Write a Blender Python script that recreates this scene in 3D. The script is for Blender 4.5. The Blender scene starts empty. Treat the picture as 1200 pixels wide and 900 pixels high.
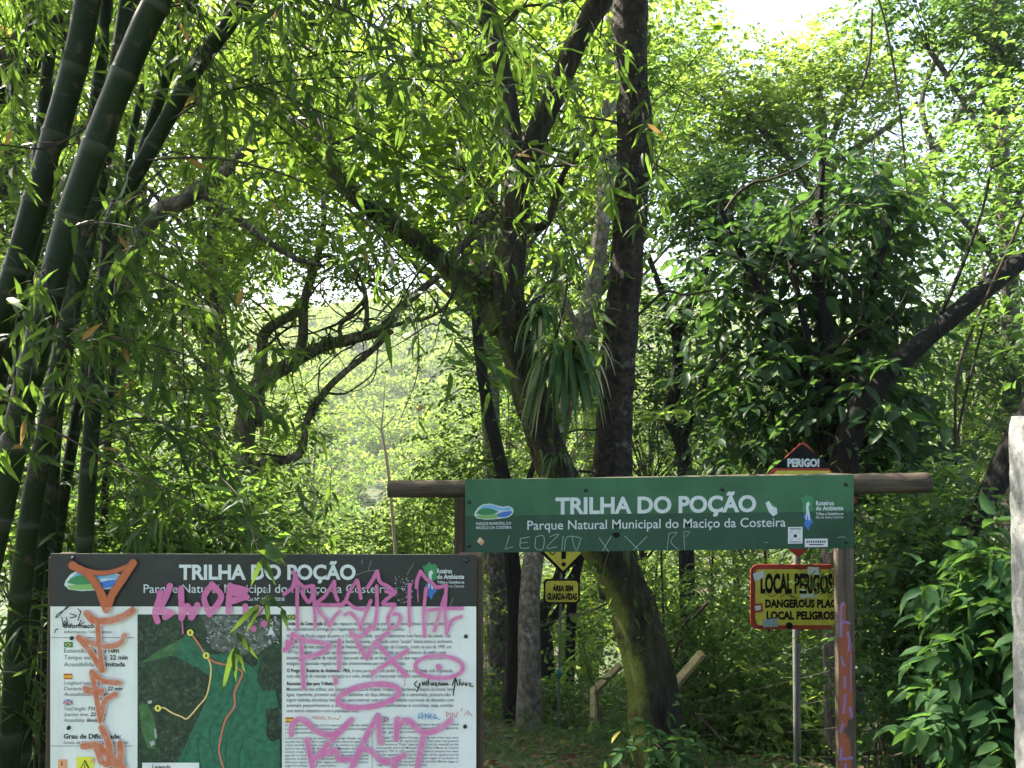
import bpy, math, random
import numpy as np
from mathutils import Vector

# ------------------------------------------------------------------ camera, sky, sun, exposure
S = bpy.context.scene
PITCH = math.radians(1.5)
CAMZ = 1.6
FPX = 906.0                       # focal length in pixels of a 1200 px wide frame
cam = bpy.data.cameras.new('camera')
cam.sensor_width = 36.0
cam.lens = 36.0 * FPX / 1200.0
cam.clip_start = 0.05
cam.clip_end = 3000
co = bpy.data.objects.new('camera', cam)
co.location = (0, 0, CAMZ)
co.rotation_euler = (math.pi / 2 + PITCH, 0, 0)
S.collection.objects.link(co)
S.camera = co

SUN_DIR = Vector((-0.74, 0.46, 1.0)).normalized()
W = bpy.data.worlds.new('World')
S.world = W
W.use_nodes = True
nt = W.node_tree
bg = nt.nodes['Background']
sky = nt.nodes.new('ShaderNodeTexSky')
sky.sky_type = 'NISHITA'
sky.sun_disc = False
sky.sun_elevation = math.asin(SUN_DIR.z)
sky.sun_rotation = math.atan2(SUN_DIR.x, SUN_DIR.y)
sky.air_density = 1.0
sky.dust_density = 4.0
sky.ozone_density = 1.0
nt.links.new(sky.outputs['Color'], bg.inputs['Color'])
bg.inputs['Strength'].default_value = 0.085
sl = bpy.data.lights.new('sun', 'SUN')
sl.energy = 4.0
sl.angle = math.radians(0.53)
sl.color = (1.0, 0.93, 0.80)
so = bpy.data.objects.new('sun', sl)
so.rotation_euler = SUN_DIR.to_track_quat('Z', 'Y').to_euler()
so.location = (0, 0, 30)
S.collection.objects.link(so)
S.view_settings.view_transform = 'Standard'
S.view_settings.look = 'None'
S.view_settings.exposure = 2.8
S.view_settings.gamma = 1.0
S.view_settings.use_curve_mapping = False
S.render.engine = 'CYCLES'
S.cycles.max_bounces = 7
S.cycles.diffuse_bounces = 4
S.cycles.glossy_bounces = 2
S.cycles.transmission_bounces = 5
S.cycles.transparent_max_bounces = 12
S.cycles.sample_clamp_indirect = 6.0
S.cycles.use_denoising = True

rng = np.random.default_rng(11)
random.seed(5)
COL = S.collection

# ------------------------------------------------------------------ helpers
cP, sP = math.cos(PITCH), math.sin(PITCH)
def P(px, py, d):
    """point of the place seen at a pixel of the 1200x900 photo, d metres ahead"""
    x = (px - 600) / FPX
    y = (450 - py) / FPX
    dy = cP - y * sP
    dz = sP + y * cP
    s = d / dy
    return (x * s, d, CAMZ + dz * s)

def H(x, y):
    """terrain height: level road, a slope falling to a valley, wooded hill beyond"""
    x = np.asarray(x, float); y = np.asarray(y, float)
    near = -0.30 * np.clip(y - 2.0, 0, 50)
    t = np.clip((y - 62) / 230, 0, 1); t = t * t * (3 - 2 * t)
    t2 = np.clip((y - 260) / 420, 0, 1); t2 = t2 * t2 * (3 - 2 * t2)
    far = 47 * t + 38 * t2
    n = 0.05 * np.sin(1.7 * x + .4) * np.sin(1.3 * y) + 0.04 * np.sin(3.1 * x + y)
    big = (np.sin(x * .021 + 1.2) * 3.5 + np.sin(x * .05 + y * .03) * 1.8) * np.clip((y - 40) / 80, 0, 1)
    return near + far + n * np.clip((np.abs(y - 1.5) - .5) / 3, 0, 1) + big

def Hs(x, y):
    return float(H(x, y))

def tagp(o, label=None, cat=None, group=None, kind=None):
    if label: o['label'] = label
    if cat: o['category'] = cat
    if group: o['group'] = group
    if kind: o['kind'] = kind
    return o

def thing(name, loc, label, cat, group=None):
    o = bpy.data.objects.new(name, None)
    o.empty_display_size = .2
    o.location = loc
    COL.objects.link(o)
    return tagp(o, label, cat, group)

def link(name, me, parent=None):
    o = bpy.data.objects.new(name, me)
    COL.objects.link(o)
    if parent is not None: o.parent = parent
    return o

def root_of(p):
    v = Vector((0, 0, 0))
    while p is not None:
        v += p.location
        p = p.parent
    return v

class MB:
    """collects shapes in place coordinates and links them as one mesh"""
    def __init__(s): s.v = []; s.f = []; s.a = []; s.n = 0
    def add(s, verts, faces, a=None):
        s.v.extend([tuple(map(float, q)) for q in verts])
        s.f.extend([tuple(i + s.n for i in q) for q in faces])
        s.a.extend(a if a is not None else [1.0] * len(verts))
        s.n += len(verts)
    def box(s, a, b):
        (x0, y0, z0), (x1, y1, z1) = a, b
        s.add([(x0,y0,z0),(x1,y0,z0),(x1,y1,z0),(x0,y1,z0),(x0,y0,z1),(x1,y0,z1),(x1,y1,z1),(x0,y1,z1)],
              [(0,3,2,1),(4,5,6,7),(0,1,5,4),(1,2,6,5),(2,3,7,6),(3,0,4,7)])
    def tube(s, pts, rad, sides=8, sub=4, rough=0.0, caps=True, rseed=0):
        P_, R_ = resample(pts, rad, sub)
        n = len(P_)
        T = np.gradient(P_, axis=0); T /= np.linalg.norm(T, axis=1)[:, None] + 1e-9
        ref = np.array([0, 1.0, 0]) if abs(T[0][1]) < .8 else np.array([1.0, 0, 0])
        N = []
        for i in range(n):
            ref = ref - T[i] * ref.dot(T[i]); ref /= np.linalg.norm(ref) + 1e-9
            N.append(ref)
        N = np.array(N); B = np.cross(T, N)
        ang = np.arange(sides) * 2 * math.pi / sides
        rr = np.ones((n, sides))
        if rough:
            g = np.random.default_rng(int(rseed * 97 + n * 13 + abs(P_[0][0]) * 1000))
            lob = g.normal(0, 1, (1, sides)); lob = (lob + np.roll(lob, 1, 1)) * .5
            wob = g.normal(0, 1, (n, sides)); wob = (wob + np.roll(wob, 1, 1) + np.roll(wob, 1, 0)) / 2
            rr = 1 + rough * (lob * .7 + wob * .6)
        ring = P_[:, None, :] + (N[:, None, :] * np.cos(ang)[None, :, None] + B[:, None, :] * np.sin(ang)[None, :, None]) * (R_[:, None] * rr)[:, :, None]
        V = ring.reshape(-1, 3).tolist()
        F = []
        for i in range(n - 1):
            for j in range(sides):
                k = (j + 1) % sides
                F.append((i*sides+j, i*sides+k, (i+1)*sides+k, (i+1)*sides+j))
        if caps:
            F.append(tuple(range(sides - 1, -1, -1)))
            F.append(tuple((n-1)*sides + j for j in range(sides)))
        s.add(V, F)
    def build(s, name, mat, parent=None, smooth=False, attr=None, bevel=0):
        me = bpy.data.meshes.new(name)
        b = root_of(parent)
        v = [(q[0]-b.x, q[1]-b.y, q[2]-b.z) for q in s.v]
        me.from_pydata(v, [], s.f)
        if attr:
            at = me.attributes.new(attr, 'FLOAT', 'POINT')
            at.data.foreach_set('value', np.array(s.a, np.float32))
        if smooth:
            me.polygons.foreach_set('use_smooth', [True] * len(me.polygons))
        me.materials.append(mat)
        me.update()
        o = link(name, me, parent)
        if bevel:
            m = o.modifiers.new('bevel', 'BEVEL'); m.width = bevel; m.segments = 2; m.limit_method = 'ANGLE'
        return o

def resample(pts, rad, sub):
    p = np.array(pts, float)
    r = np.array(rad, float) if np.ndim(rad) else np.full(len(p), float(rad))
    if len(p) < 3 or sub <= 1:
        return p, r
    q = np.vstack([2*p[0]-p[1], p, 2*p[-1]-p[-2]])
    out, ro = [], []
    for i in range(1, len(q) - 2):
        for k in range(sub):
            t = k / sub
            a, b, c, d = q[i-1], q[i], q[i+1], q[i+2]
            out.append(.5*((2*b) + (-a+c)*t + (2*a-5*b+4*c-d)*t*t + (-a+3*b-3*c+d)*t**3))
            ro.append(r[i-1]*(1-t) + r[i]*t)
    out.append(p[-1]); ro.append(r[-1])
    return np.array(out), np.array(ro)

def unit(v):
    return v / (np.linalg.norm(v, axis=-1, keepdims=True) + 1e-9)

# ---- leaves: many small folded blades in one mesh
TPL = {
 'diamond': ([(0,0,0),(.45,.5,.07),(1,0,-.04),(.45,-.5,.07)], [(0,1,2),(0,2,3)]),
 'oval': ([(0,0,0),(.28,.46,.06),(.68,.36,.03),(1,0,-.10),(.68,-.36,.03),(.28,-.46,.06)], [(0,1,2,3),(0,3,4,5)]),
 'lance': ([(0,0,0),(.22,.5,.02),(.22,-.5,.02),(.62,.38,-.05),(.62,-.38,-.05),(1,0,-.2)], [(0,1,2),(1,3,4,2),(3,5,4)]),
 'big': ([(0,0,0),(.2,0,-.03),(.5,0,-.05),(.8,0,-.12),(1.05,0,-.24),
          (.12,.34,.05),(.42,.5,.05),(.75,.36,-.04),(.12,-.34,.05),(.42,-.5,.05),(.75,-.36,-.04)],
         [(0,1,5),(1,2,6,5),(2,3,7,6),(3,4,7),(0,8,1),(1,8,9,2),(2,9,10,3),(3,10,4)]),
}
def leaves(name, pos, axis, nrm, L, Wd, tpl, mat, parent=None, base=None, smooth=True):
    pos = np.asarray(pos, float); n = len(pos)
    axis = unit(np.asarray(axis, float))
    side = unit(np.cross(nrm, axis)); nn = np.cross(axis, side)
    L = np.broadcast_to(np.asarray(L, float), (n,)); Wd = np.broadcast_to(np.asarray(Wd, float), (n,))
    tv, tf = TPL[tpl]; tv = np.array(tv, float); k = len(tv)
    V = (pos[:, None, :] + axis[:, None, :] * (L[:, None] * tv[None, :, 0])[:, :, None]
         + side[:, None, :] * (Wd[:, None] * tv[None, :, 1])[:, :, None]
         + nn[:, None, :] * (L[:, None] * tv[None, :, 2])[:, :, None])
    b = np.array(base) if base is not None else np.array(root_of(parent))
    V = (V.reshape(-1, 3) - b).astype(np.float32)
    lt = np.array([i for f in tf for i in f]); ls = np.cumsum([0] + [len(f) for f in tf])[:-1]
    nl = len(lt); nf = len(tf)
    LI = (np.arange(n)[:, None] * k + lt[None, :]).ravel().astype(np.int32)
    LS = (np.arange(n)[:, None] * nl + ls[None, :]).ravel().astype(np.int32)
    me = bpy.data.meshes.new(name)
    me.vertices.add(len(V)); me.vertices.foreach_set('co', V.ravel())
    me.loops.add(len(LI)); me.loops.foreach_set('vertex_index', LI)
    me.polygons.add(len(LS)); me.polygons.foreach_set('loop_start', LS)
    at = me.attributes.new('rnd', 'FLOAT', 'FACE')
    at.data.foreach_set('value', np.repeat(rng.random(n), nf).astype(np.float32))
    me.materials.append(mat)
    me.update(calc_edges=True)
    if smooth: me.polygons.foreach_set('use_smooth', np.ones(len(LS), bool))
    return link(name, me, parent)

def spray_leaves(o, d, ln, k, leafL, leafW, droop=.25, jit=.25):
    """leaves set alternately along twigs starting at o, heading d"""
    M = len(o)
    t = (np.arange(k)[None, :] + rng.random((M, k)) * .8) / k
    d = unit(d)
    up = np.array([0, 0, 1.0])
    sd = unit(np.cross(d, up) + rng.normal(0, .05, d.shape))
    sg = np.where((np.arange(k) % 2)[None, :] == 0, 1.0, -1.0) * np.ones((M, 1))
    p = o[:, None, :] + d[:, None, :] * (ln[:, None] * t)[:, :, None]
    p[:, :, 2] -= droop * ln[:, None] * t * t
    ax = d[:, None, :] * .55 + sd[:, None, :] * sg[:, :, None] * .8 + rng.normal(0, jit, (M, k, 3))
    ax[:, :, 2] -= droop
    nr = np.array([0, 0, 1.0])[None, None, :] + rng.normal(0, .45, (M, k, 3))
    Ls = leafL * (.45 + .85 * rng.random((M, k)))
    return p.reshape(-1, 3), ax.reshape(-1, 3), nr.reshape(-1, 3), Ls.ravel(), (Ls * leafW / leafL).ravel()

def clumps(center, radii, n, shell=.45):
    v = unit(rng.normal(0, 1, (n, 3)))
    r = rng.random(n) ** shell
    return np.array(center) + v * r[:, None] * np.array(radii)

# ------------------------------------------------------------------ materials
def film_mat():
    m, t, out = newmat('spray paint')
    p = t.nodes.new('ShaderNodeBsdfPrincipled'); p.inputs['Roughness'].default_value = .5; p.inputs['Specular IOR Level'].default_value = .3
    a = t.nodes.new('ShaderNodeAttribute'); a.attribute_name = 'col'
    t.links.new(a.outputs['Color'], p.inputs['Base Color']); t.links.new(p.outputs[0], out.inputs['Surface'])
    return m
def newmat(name):
    m = bpy.data.materials.new(name); m.use_nodes = True
    t = m.node_tree
    for n in list(t.nodes):
        if n.type != 'OUTPUT_MATERIAL': t.nodes.remove(n)
    return m, t, [n for n in t.nodes if n.type == 'OUTPUT_MATERIAL'][0]

def mixcol(t, fac, a, b):
    n = t.nodes.new('ShaderNodeMix'); n.data_type = 'RGBA'
    for s_, v in ((0, fac), (6, a), (7, b)):
        if hasattr(v, 'links'): t.links.new(v, n.inputs[s_])
        elif s_ == 0: n.inputs[0].default_value = v
        else: n.inputs[s_].default_value = (*v, 1) if len(v) == 3 else v
    return n.outputs[2]

def noise(t, scale, detail=4, rough=.6, coord='Object', stretch=None):
    tc = t.nodes.new('ShaderNodeTexCoord')
    n = t.nodes.new('ShaderNodeTexNoise'); n.inputs['Scale'].default_value = scale
    n.inputs['Detail'].default_value = detail; n.inputs['Roughness'].default_value = rough
    src = tc.outputs[coord]
    if stretch:
        mp = t.nodes.new('ShaderNodeMapping'); mp.inputs['Scale'].default_value = stretch
        t.links.new(src, mp.inputs['Vector']); src = mp.outputs['Vector']
    t.links.new(src, n.inputs['Vector'])
    return n.outputs['Fac']

def ramp(t, fac, stops):
    r = t.nodes.new('ShaderNodeValToRGB')
    while len(r.color_ramp.elements) < len(stops): r.color_ramp.elements.new(.5)
    for e, (p, c) in zip(r.color_ramp.elements, stops):
        e.position = p; e.color = (*c, 1) if len(c) == 3 else c
    t.links.new(fac, r.inputs['Fac'])
    return r.outputs['Color']

def bump(t, fac, strength=.4, dist=.02):
    b = t.nodes.new('ShaderNodeBump'); b.inputs['Strength'].default_value = strength; b.inputs['Distance'].default_value = dist
    t.links.new(fac, b.inputs['Height'])
    return b.outputs['Normal']

def leaf_mat(name, ca, cb, tr=(.30,.42,.05), tfac=.45, rough=.5, odd=None, spec=.16):
    m, t, out = newmat(name)
    a = t.nodes.new('ShaderNodeAttribute'); a.attribute_name = 'rnd'
    c = mixcol(t, a.outputs['Fac'], ca, cb)
    if odd:      # a few yellowed or dried leaves
        gt = t.nodes.new('ShaderNodeMath'); gt.operation = 'GREATER_THAN'; gt.inputs[1].default_value = 1 - odd[0]
        t.links.new(a.outputs['Fac'], gt.inputs[0])
        c = mixcol(t, gt.outputs[0], c, odd[1])
    p = t.nodes.new('ShaderNodeBsdfPrincipled')
    t.links.new(c, p.inputs['Base Color']); p.inputs['Roughness'].default_value = rough
    p.inputs['Specular IOR Level'].default_value = spec
    tl = t.nodes.new('ShaderNodeBsdfTranslucent')
    mt = mixcol(t, a.outputs['Fac'], tr, tuple(q * .6 for q in tr))
    if odd: mt = mixcol(t, gt.outputs[0], mt, odd[1])
    t.links.new(mt, tl.inputs['Color'])
    mx = t.nodes.new('ShaderNodeMixShader'); mx.inputs[0].default_value = tfac
    t.links.new(p.outputs[0], mx.inputs[1]); t.links.new(tl.outputs[0], mx.inputs[2])
    t.links.new(mx.outputs[0], out.inputs['Surface'])
    return m

def plain(name, col, rough=.6, spec=.4, var=0, scale=30, bmp=0, stretch=None, metal=0):
    m, t, out = newmat(name)
    p = t.nodes.new('ShaderNodeBsdfPrincipled')
    p.inputs['Roughness'].default_value = rough; p.inputs['Specular IOR Level'].default_value = spec; p.inputs['Metallic'].default_value = metal
    if var:
        f = noise(t, scale, 5, .6, stretch=stretch)
        c = ramp(t, f, [(.3, tuple(q*(1-var) for q in col)), (.7, tuple(min(1, q*(1+var)) for q in col))])
        t.links.new(c, p.inputs['Base Color'])
        if bmp: t.links.new(bump(t, f, bmp), p.inputs['Normal'])
    else:
        p.inputs['Base Color'].default_value = (*col, 1)
    t.links.new(p.outputs[0], out.inputs['Surface'])
    return m

def bark_mat(name, dark, light, moss=None, mossamt=.5, scale=9, stretch=(1,1,.25), lichen=None, mosstop=None):
    m, t, out = newmat(name)
    p = t.nodes.new('ShaderNodeBsdfPrincipled'); p.inputs['Roughness'].default_value = .85; p.inputs['Specular IOR Level'].default_value = .25
    f = noise(t, scale * 2.2, 8, .7, stretch=stretch)
    c = ramp(t, f, [(.36, tuple(q*.55 for q in dark)), (.46, dark), (.64, light), (.8, tuple(q*1.35 for q in light))])
    if lichen:
        l = noise(t, 5, 6, .7)
        lm = ramp(t, l, [(.56, (0,0,0)), (.64, (1,1,1))])
        c = mixcol(t, lm, c, lichen)
    if moss:
        g = noise(t, 2.6, 6, .72)
        mm = ramp(t, g, [(max(0, .62 - mossamt*.3), (0,0,0)), (min(1, .78 - mossamt*.3), (1,1,1))])
        if mosstop:      # moss thins out with height above the root
            tc = t.nodes.new('ShaderNodeTexCoord'); sx = t.nodes.new('ShaderNodeSeparateXYZ'); t.links.new(tc.outputs['Object'], sx.inputs[0])
            mr = t.nodes.new('ShaderNodeMapRange'); mr.inputs[1].default_value = mosstop[0]; mr.inputs[2].default_value = mosstop[1]; mr.inputs[3].default_value = 1; mr.inputs[4].default_value = mosstop[2]
            t.links.new(sx.outputs[2], mr.inputs[0])
            ml = t.nodes.new('ShaderNodeMath'); ml.operation = 'MULTIPLY'; t.links.new(mm, ml.inputs[0]); t.links.new(mr.outputs[0], ml.inputs[1])
            nx = t.nodes.new('ShaderNodeSeparateXYZ'); t.links.new(tc.outputs['Normal'], nx.inputs[0])
            n2 = noise(t, 7, 5, .7); ad = t.nodes.new('ShaderNodeMath'); ad.operation = 'MULTIPLY_ADD'; ad.inputs[1].default_value = 1.2
            t.links.new(n2, ad.inputs[0]); t.links.new(nx.outputs[0], ad.inputs[2])
            sd = t.nodes.new('ShaderNodeMapRange'); sd.inputs[1].default_value = .35; sd.inputs[2].default_value = .05; sd.inputs[3].default_value = .12; sd.inputs[4].default_value = 1
            t.links.new(ad.outputs[0], sd.inputs[0])
            m3 = t.nodes.new('ShaderNodeMath'); m3.operation = 'MULTIPLY'; t.links.new(ml.outputs[0], m3.inputs[0]); t.links.new(sd.outputs[0], m3.inputs[1]); mm = m3.outputs[0]
        fine = noise(t, 60, 3, .6)
        mcol = ramp(t, fine, [(.3, tuple(q*.55 for q in moss)), (.7, moss)])
        c = mixcol(t, mm, c, mcol)
    t.links.new(c, p.inputs['Base Color'])
    t.links.new(bump(t, f, 1.0, .06), p.inputs['Normal'])
    t.links.new(p.outputs[0], out.inputs['Surface'])
    return m

def wood_mat(name, dark, light, scale=55, stretch=(1,1,.05)):
    m, t, out = newmat(name)
    p = t.nodes.new('ShaderNodeBsdfPrincipled'); p.inputs['Roughness'].default_value = .8; p.inputs['Specular IOR Level'].default_value = .25
    f = noise(t, scale, 8, .7, stretch=stretch)
    c = ramp(t, f, [(.28, dark), (.5, tuple((a+b)/2 for a, b in zip(dark, light))), (.72, light)])
    f2 = noise(t, 3, 3, .5)
    c = mixcol(t, ramp(t, f2, [(.45, (0,0,0)), (.75, (.55,.55,.55))]), c, tuple(q*.35 for q in dark))
    t.links.new(c, p.inputs['Base Color']); t.links.new(bump(t, f, .7, .01), p.inputs['Normal'])
    t.links.new(p.outputs[0], out.inputs['Surface'])
    return m

def paint_mat(name, col, rough=.5):
    """marker ink or paint"""
    m, t, out = newmat(name)
    p = t.nodes.new('ShaderNodeBsdfPrincipled'); p.inputs['Roughness'].default_value = rough
    f = noise(t, 25, 4, .6)
    t.links.new(ramp(t, f, [(.3, tuple(q*.88 for q in col)), (.7, tuple(min(1, q*1.08) for q in col))]), p.inputs['Base Color'])
    t.links.new(p.outputs[0], out.inputs['Surface'])
    return m

G_TR = (.34,.46,.05)
M = dict(
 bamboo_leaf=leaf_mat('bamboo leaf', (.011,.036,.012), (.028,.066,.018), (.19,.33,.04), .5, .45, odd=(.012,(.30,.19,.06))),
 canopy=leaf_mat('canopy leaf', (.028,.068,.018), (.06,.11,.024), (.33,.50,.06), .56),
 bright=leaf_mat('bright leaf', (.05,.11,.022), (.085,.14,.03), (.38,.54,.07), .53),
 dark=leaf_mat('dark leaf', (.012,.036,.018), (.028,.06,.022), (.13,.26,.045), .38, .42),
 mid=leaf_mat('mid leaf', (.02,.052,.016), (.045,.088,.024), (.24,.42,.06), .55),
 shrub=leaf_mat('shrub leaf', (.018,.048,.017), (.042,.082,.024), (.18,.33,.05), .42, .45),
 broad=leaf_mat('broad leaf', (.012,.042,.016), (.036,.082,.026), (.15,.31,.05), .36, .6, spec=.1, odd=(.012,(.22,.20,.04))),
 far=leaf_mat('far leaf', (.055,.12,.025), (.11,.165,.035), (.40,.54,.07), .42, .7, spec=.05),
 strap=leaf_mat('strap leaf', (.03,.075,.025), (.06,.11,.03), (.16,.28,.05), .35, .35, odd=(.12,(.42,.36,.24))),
 litter=leaf_mat('leaf litter', (.06,.035,.018), (.16,.10,.05), (.2,.11,.04), .15, .7),
 bark=bark_mat('mossy bark', (.015,.012,.008), (.05,.04,.028), (.07,.10,.018), .35),
 bark_moss=bark_mat('sun-brightened moss on bark', (.016,.013,.009), (.06,.047,.032), (.19,.23,.04), .8, mosstop=(1.0, 2.5, .2)),  # real moss, its colour brightened in place of a sun patch low down
 bark_limb=bark_mat('mossy limb bark', (.05,.04,.028), (.19,.155,.105), (.12,.15,.035), .42, lichen=(.30,.29,.23)),  # mossy bark; light tones raised to stand for sun on the limbs
 bark_brown=bark_mat('smooth brown bark', (.018,.013,.010), (.055,.042,.031), (.05,.06,.02), .1, 6, (1,1,1.2), lichen=(.11,.10,.085)),
 bark_smooth=bark_mat('smooth grey brown bark', (.045,.035,.027), (.105,.082,.062), None, 0, 6, (1,1,1.2), lichen=(.15,.135,.11)),
 bark_pale=bark_mat('pale bark', (.13,.11,.085), (.30,.26,.20), (.10,.12,.04), .1, 8, (1,1,.6), lichen=(.38,.36,.32)),
 bark_side=bark_mat('side limb bark', (.02,.017,.011), (.08,.065,.042), (.11,.14,.03), .6),
 bark_dark=bark_mat('dark bark', (.007,.007,.006), (.022,.019,.016), (.03,.045,.012), .15),
 bark_grey=bark_mat('grey bark', (.06,.05,.042), (.17,.145,.12), None, 0, 7, (1,1,.5), lichen=(.25,.24,.21)),
 wood=wood_mat('weathered wood', (.05,.036,.025), (.19,.15,.11)),
 wood_dark=wood_mat('dark weathered wood', (.028,.02,.014), (.16,.12,.08), stretch=(.05,1,1)),
 wood_post=wood_mat('dark post wood', (.03,.021,.014), (.11,.075,.045)),
 twig=plain('twig', (.035,.026,.018), .8, .2),
 twig_pale=plain('pale twig', (.30,.23,.15), .8, .2),
 bolt=plain('black bolt', (.012,.012,.012), .4, .5),
 steel=plain('galvanised steel', (.16,.16,.155), .5, .5, .25, 40, metal=.2),
)
def bamboo_mat():
    m, t, out = newmat('bamboo culm')
    p = t.nodes.new('ShaderNodeBsdfPrincipled'); p.inputs['Roughness'].default_value = .45; p.inputs['Specular IOR Level'].default_value = .16
    f = noise(t, 6, 6, .65, stretch=(1,1,.35))
    c = ramp(t, f, [(.3, (.004,.010,.002)), (.55, (.010,.022,.004)), (.8, (.026,.032,.008))])
    f2 = noise(t, 9, 5, .7)
    c = mixcol(t, ramp(t, f2, [(.58, (0,0,0)), (.66, (.8,.8,.8))]), c, (.075,.05,.03))
    a = t.nodes.new('ShaderNodeAttribute'); a.attribute_name = 'a'
    c = mixcol(t, a.outputs['Fac'], (.060,.066,.045), c)
    t.links.new(c, p.inputs['Base Color']); t.links.new(bump(t, f, .15, .01), p.inputs['Normal'])
    t.links.new(p.outputs[0], out.inputs['Surface'])
    return m
M['bamboo'] = bamboo_mat()
# ------------------------------------------------------------------ ground and far hillside
def ground():
    xs = np.unique(np.concatenate([np.linspace(-700, -60, 24), np.linspace(-60, -14, 30), np.linspace(-14, 14, 90), np.linspace(14, 60, 30), np.linspace(60, 700, 24)]))
    ys = np.unique(np.concatenate([np.linspace(-120, -6, 14), np.linspace(-6, 22, 110), np.linspace(22, 120, 60), np.linspace(120, 900, 60)]))
    X, Y = np.meshgrid(xs, ys)
    Z = H(X, Y)
    V = np.stack([X, Y, Z], -1).reshape(-1, 3)
    nx = len(xs)
    F = [(j*nx+i, j*nx+i+1, (j+1)*nx+i+1, (j+1)*nx+i) for j in range(len(ys)-1) for i in range(nx-1)]
    me = bpy.data.meshes.new('ground'); me.from_pydata(V.tolist(), [], F)
    me.polygons.foreach_set('use_smooth', [True]*len(F))
    m, t, out = newmat('forest floor')
    p = t.nodes.new('ShaderNodeBsdfPrincipled'); p.inputs['Roughness'].default_value = .95
    f = noise(t, 3.2, 8, .7); g = noise(t, .35, 5, .6)
    c = ramp(t, f, [(.3, (.035,.022,.013)), (.5, (.075,.05,.03)), (.7, (.12,.085,.05))])
    c = mixcol(t, ramp(t, g, [(.34, (0,0,0)), (.5, (1,1,1))]), c, (.035,.06,.016))
    t.links.new(c, p.inputs['Base Color']); t.links.new(bump(t, f, .8, .05), p.inputs['Normal'])
    t.links.new(p.outputs[0], out.inputs['Surface'])
    me.materials.append(m)
    o = link('ground', me); o['kind'] = 'structure'
ground()

def far_forest():
    n = 3400
    y = 31 + 345 * rng.random(n) ** 1.25
    x = (rng.random(n) * 2 - 1) * (y * .62)
    keep = (np.abs(x / y + .16) < .16) | (rng.random(n) < .45)
    x, y = x[keep], y[keep]; n = len(x)
    z = H(x, y)
    r = (1.8 + 2.2 * rng.random(n)) * np.clip((y-8)/45, .4, 1) * np.clip(y / 130, .8, 1.6)
    A = []
    for i in range(n):
        k = int(210 if abs(x[i]/y[i] + .16) < .15 else 60)
        v = unit(rng.normal(0, 1, (k, 3))); v[:, 2] = np.abs(v[:, 2]) * 1.0 - .25
        rr = r[i] * (.7 + .35 * rng.random(k)[:, None])
        p = np.array([x[i], y[i], z[i] + r[i] * .8]) + v * rr
        L = np.full(k, .68 * (y[i] / 110) ** .6)
        A.append((p, rng.normal(0, 1, (k, 3)) + v * .4, v * .7 + np.array([0, 0, .8]) + rng.normal(0, .22, (k, 3)), L))
    p = np.vstack([a[0] for a in A]); ax = np.vstack([a[1] for a in A]); nr = np.vstack([a[2] for a in A]); L = np.concatenate([a[3] for a in A])
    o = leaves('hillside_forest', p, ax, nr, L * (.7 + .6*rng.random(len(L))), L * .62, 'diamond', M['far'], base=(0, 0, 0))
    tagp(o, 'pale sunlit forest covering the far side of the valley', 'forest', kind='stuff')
far_forest()

# ------------------------------------------------------------------ trees
def hw2r(hw, d): return hw / FPX * d

def limb_pts(spec):
    return [P(px, py, d) for px, py, d, hw in spec], [hw2r(hw, d) for px, py, d, hw in spec]

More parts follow.
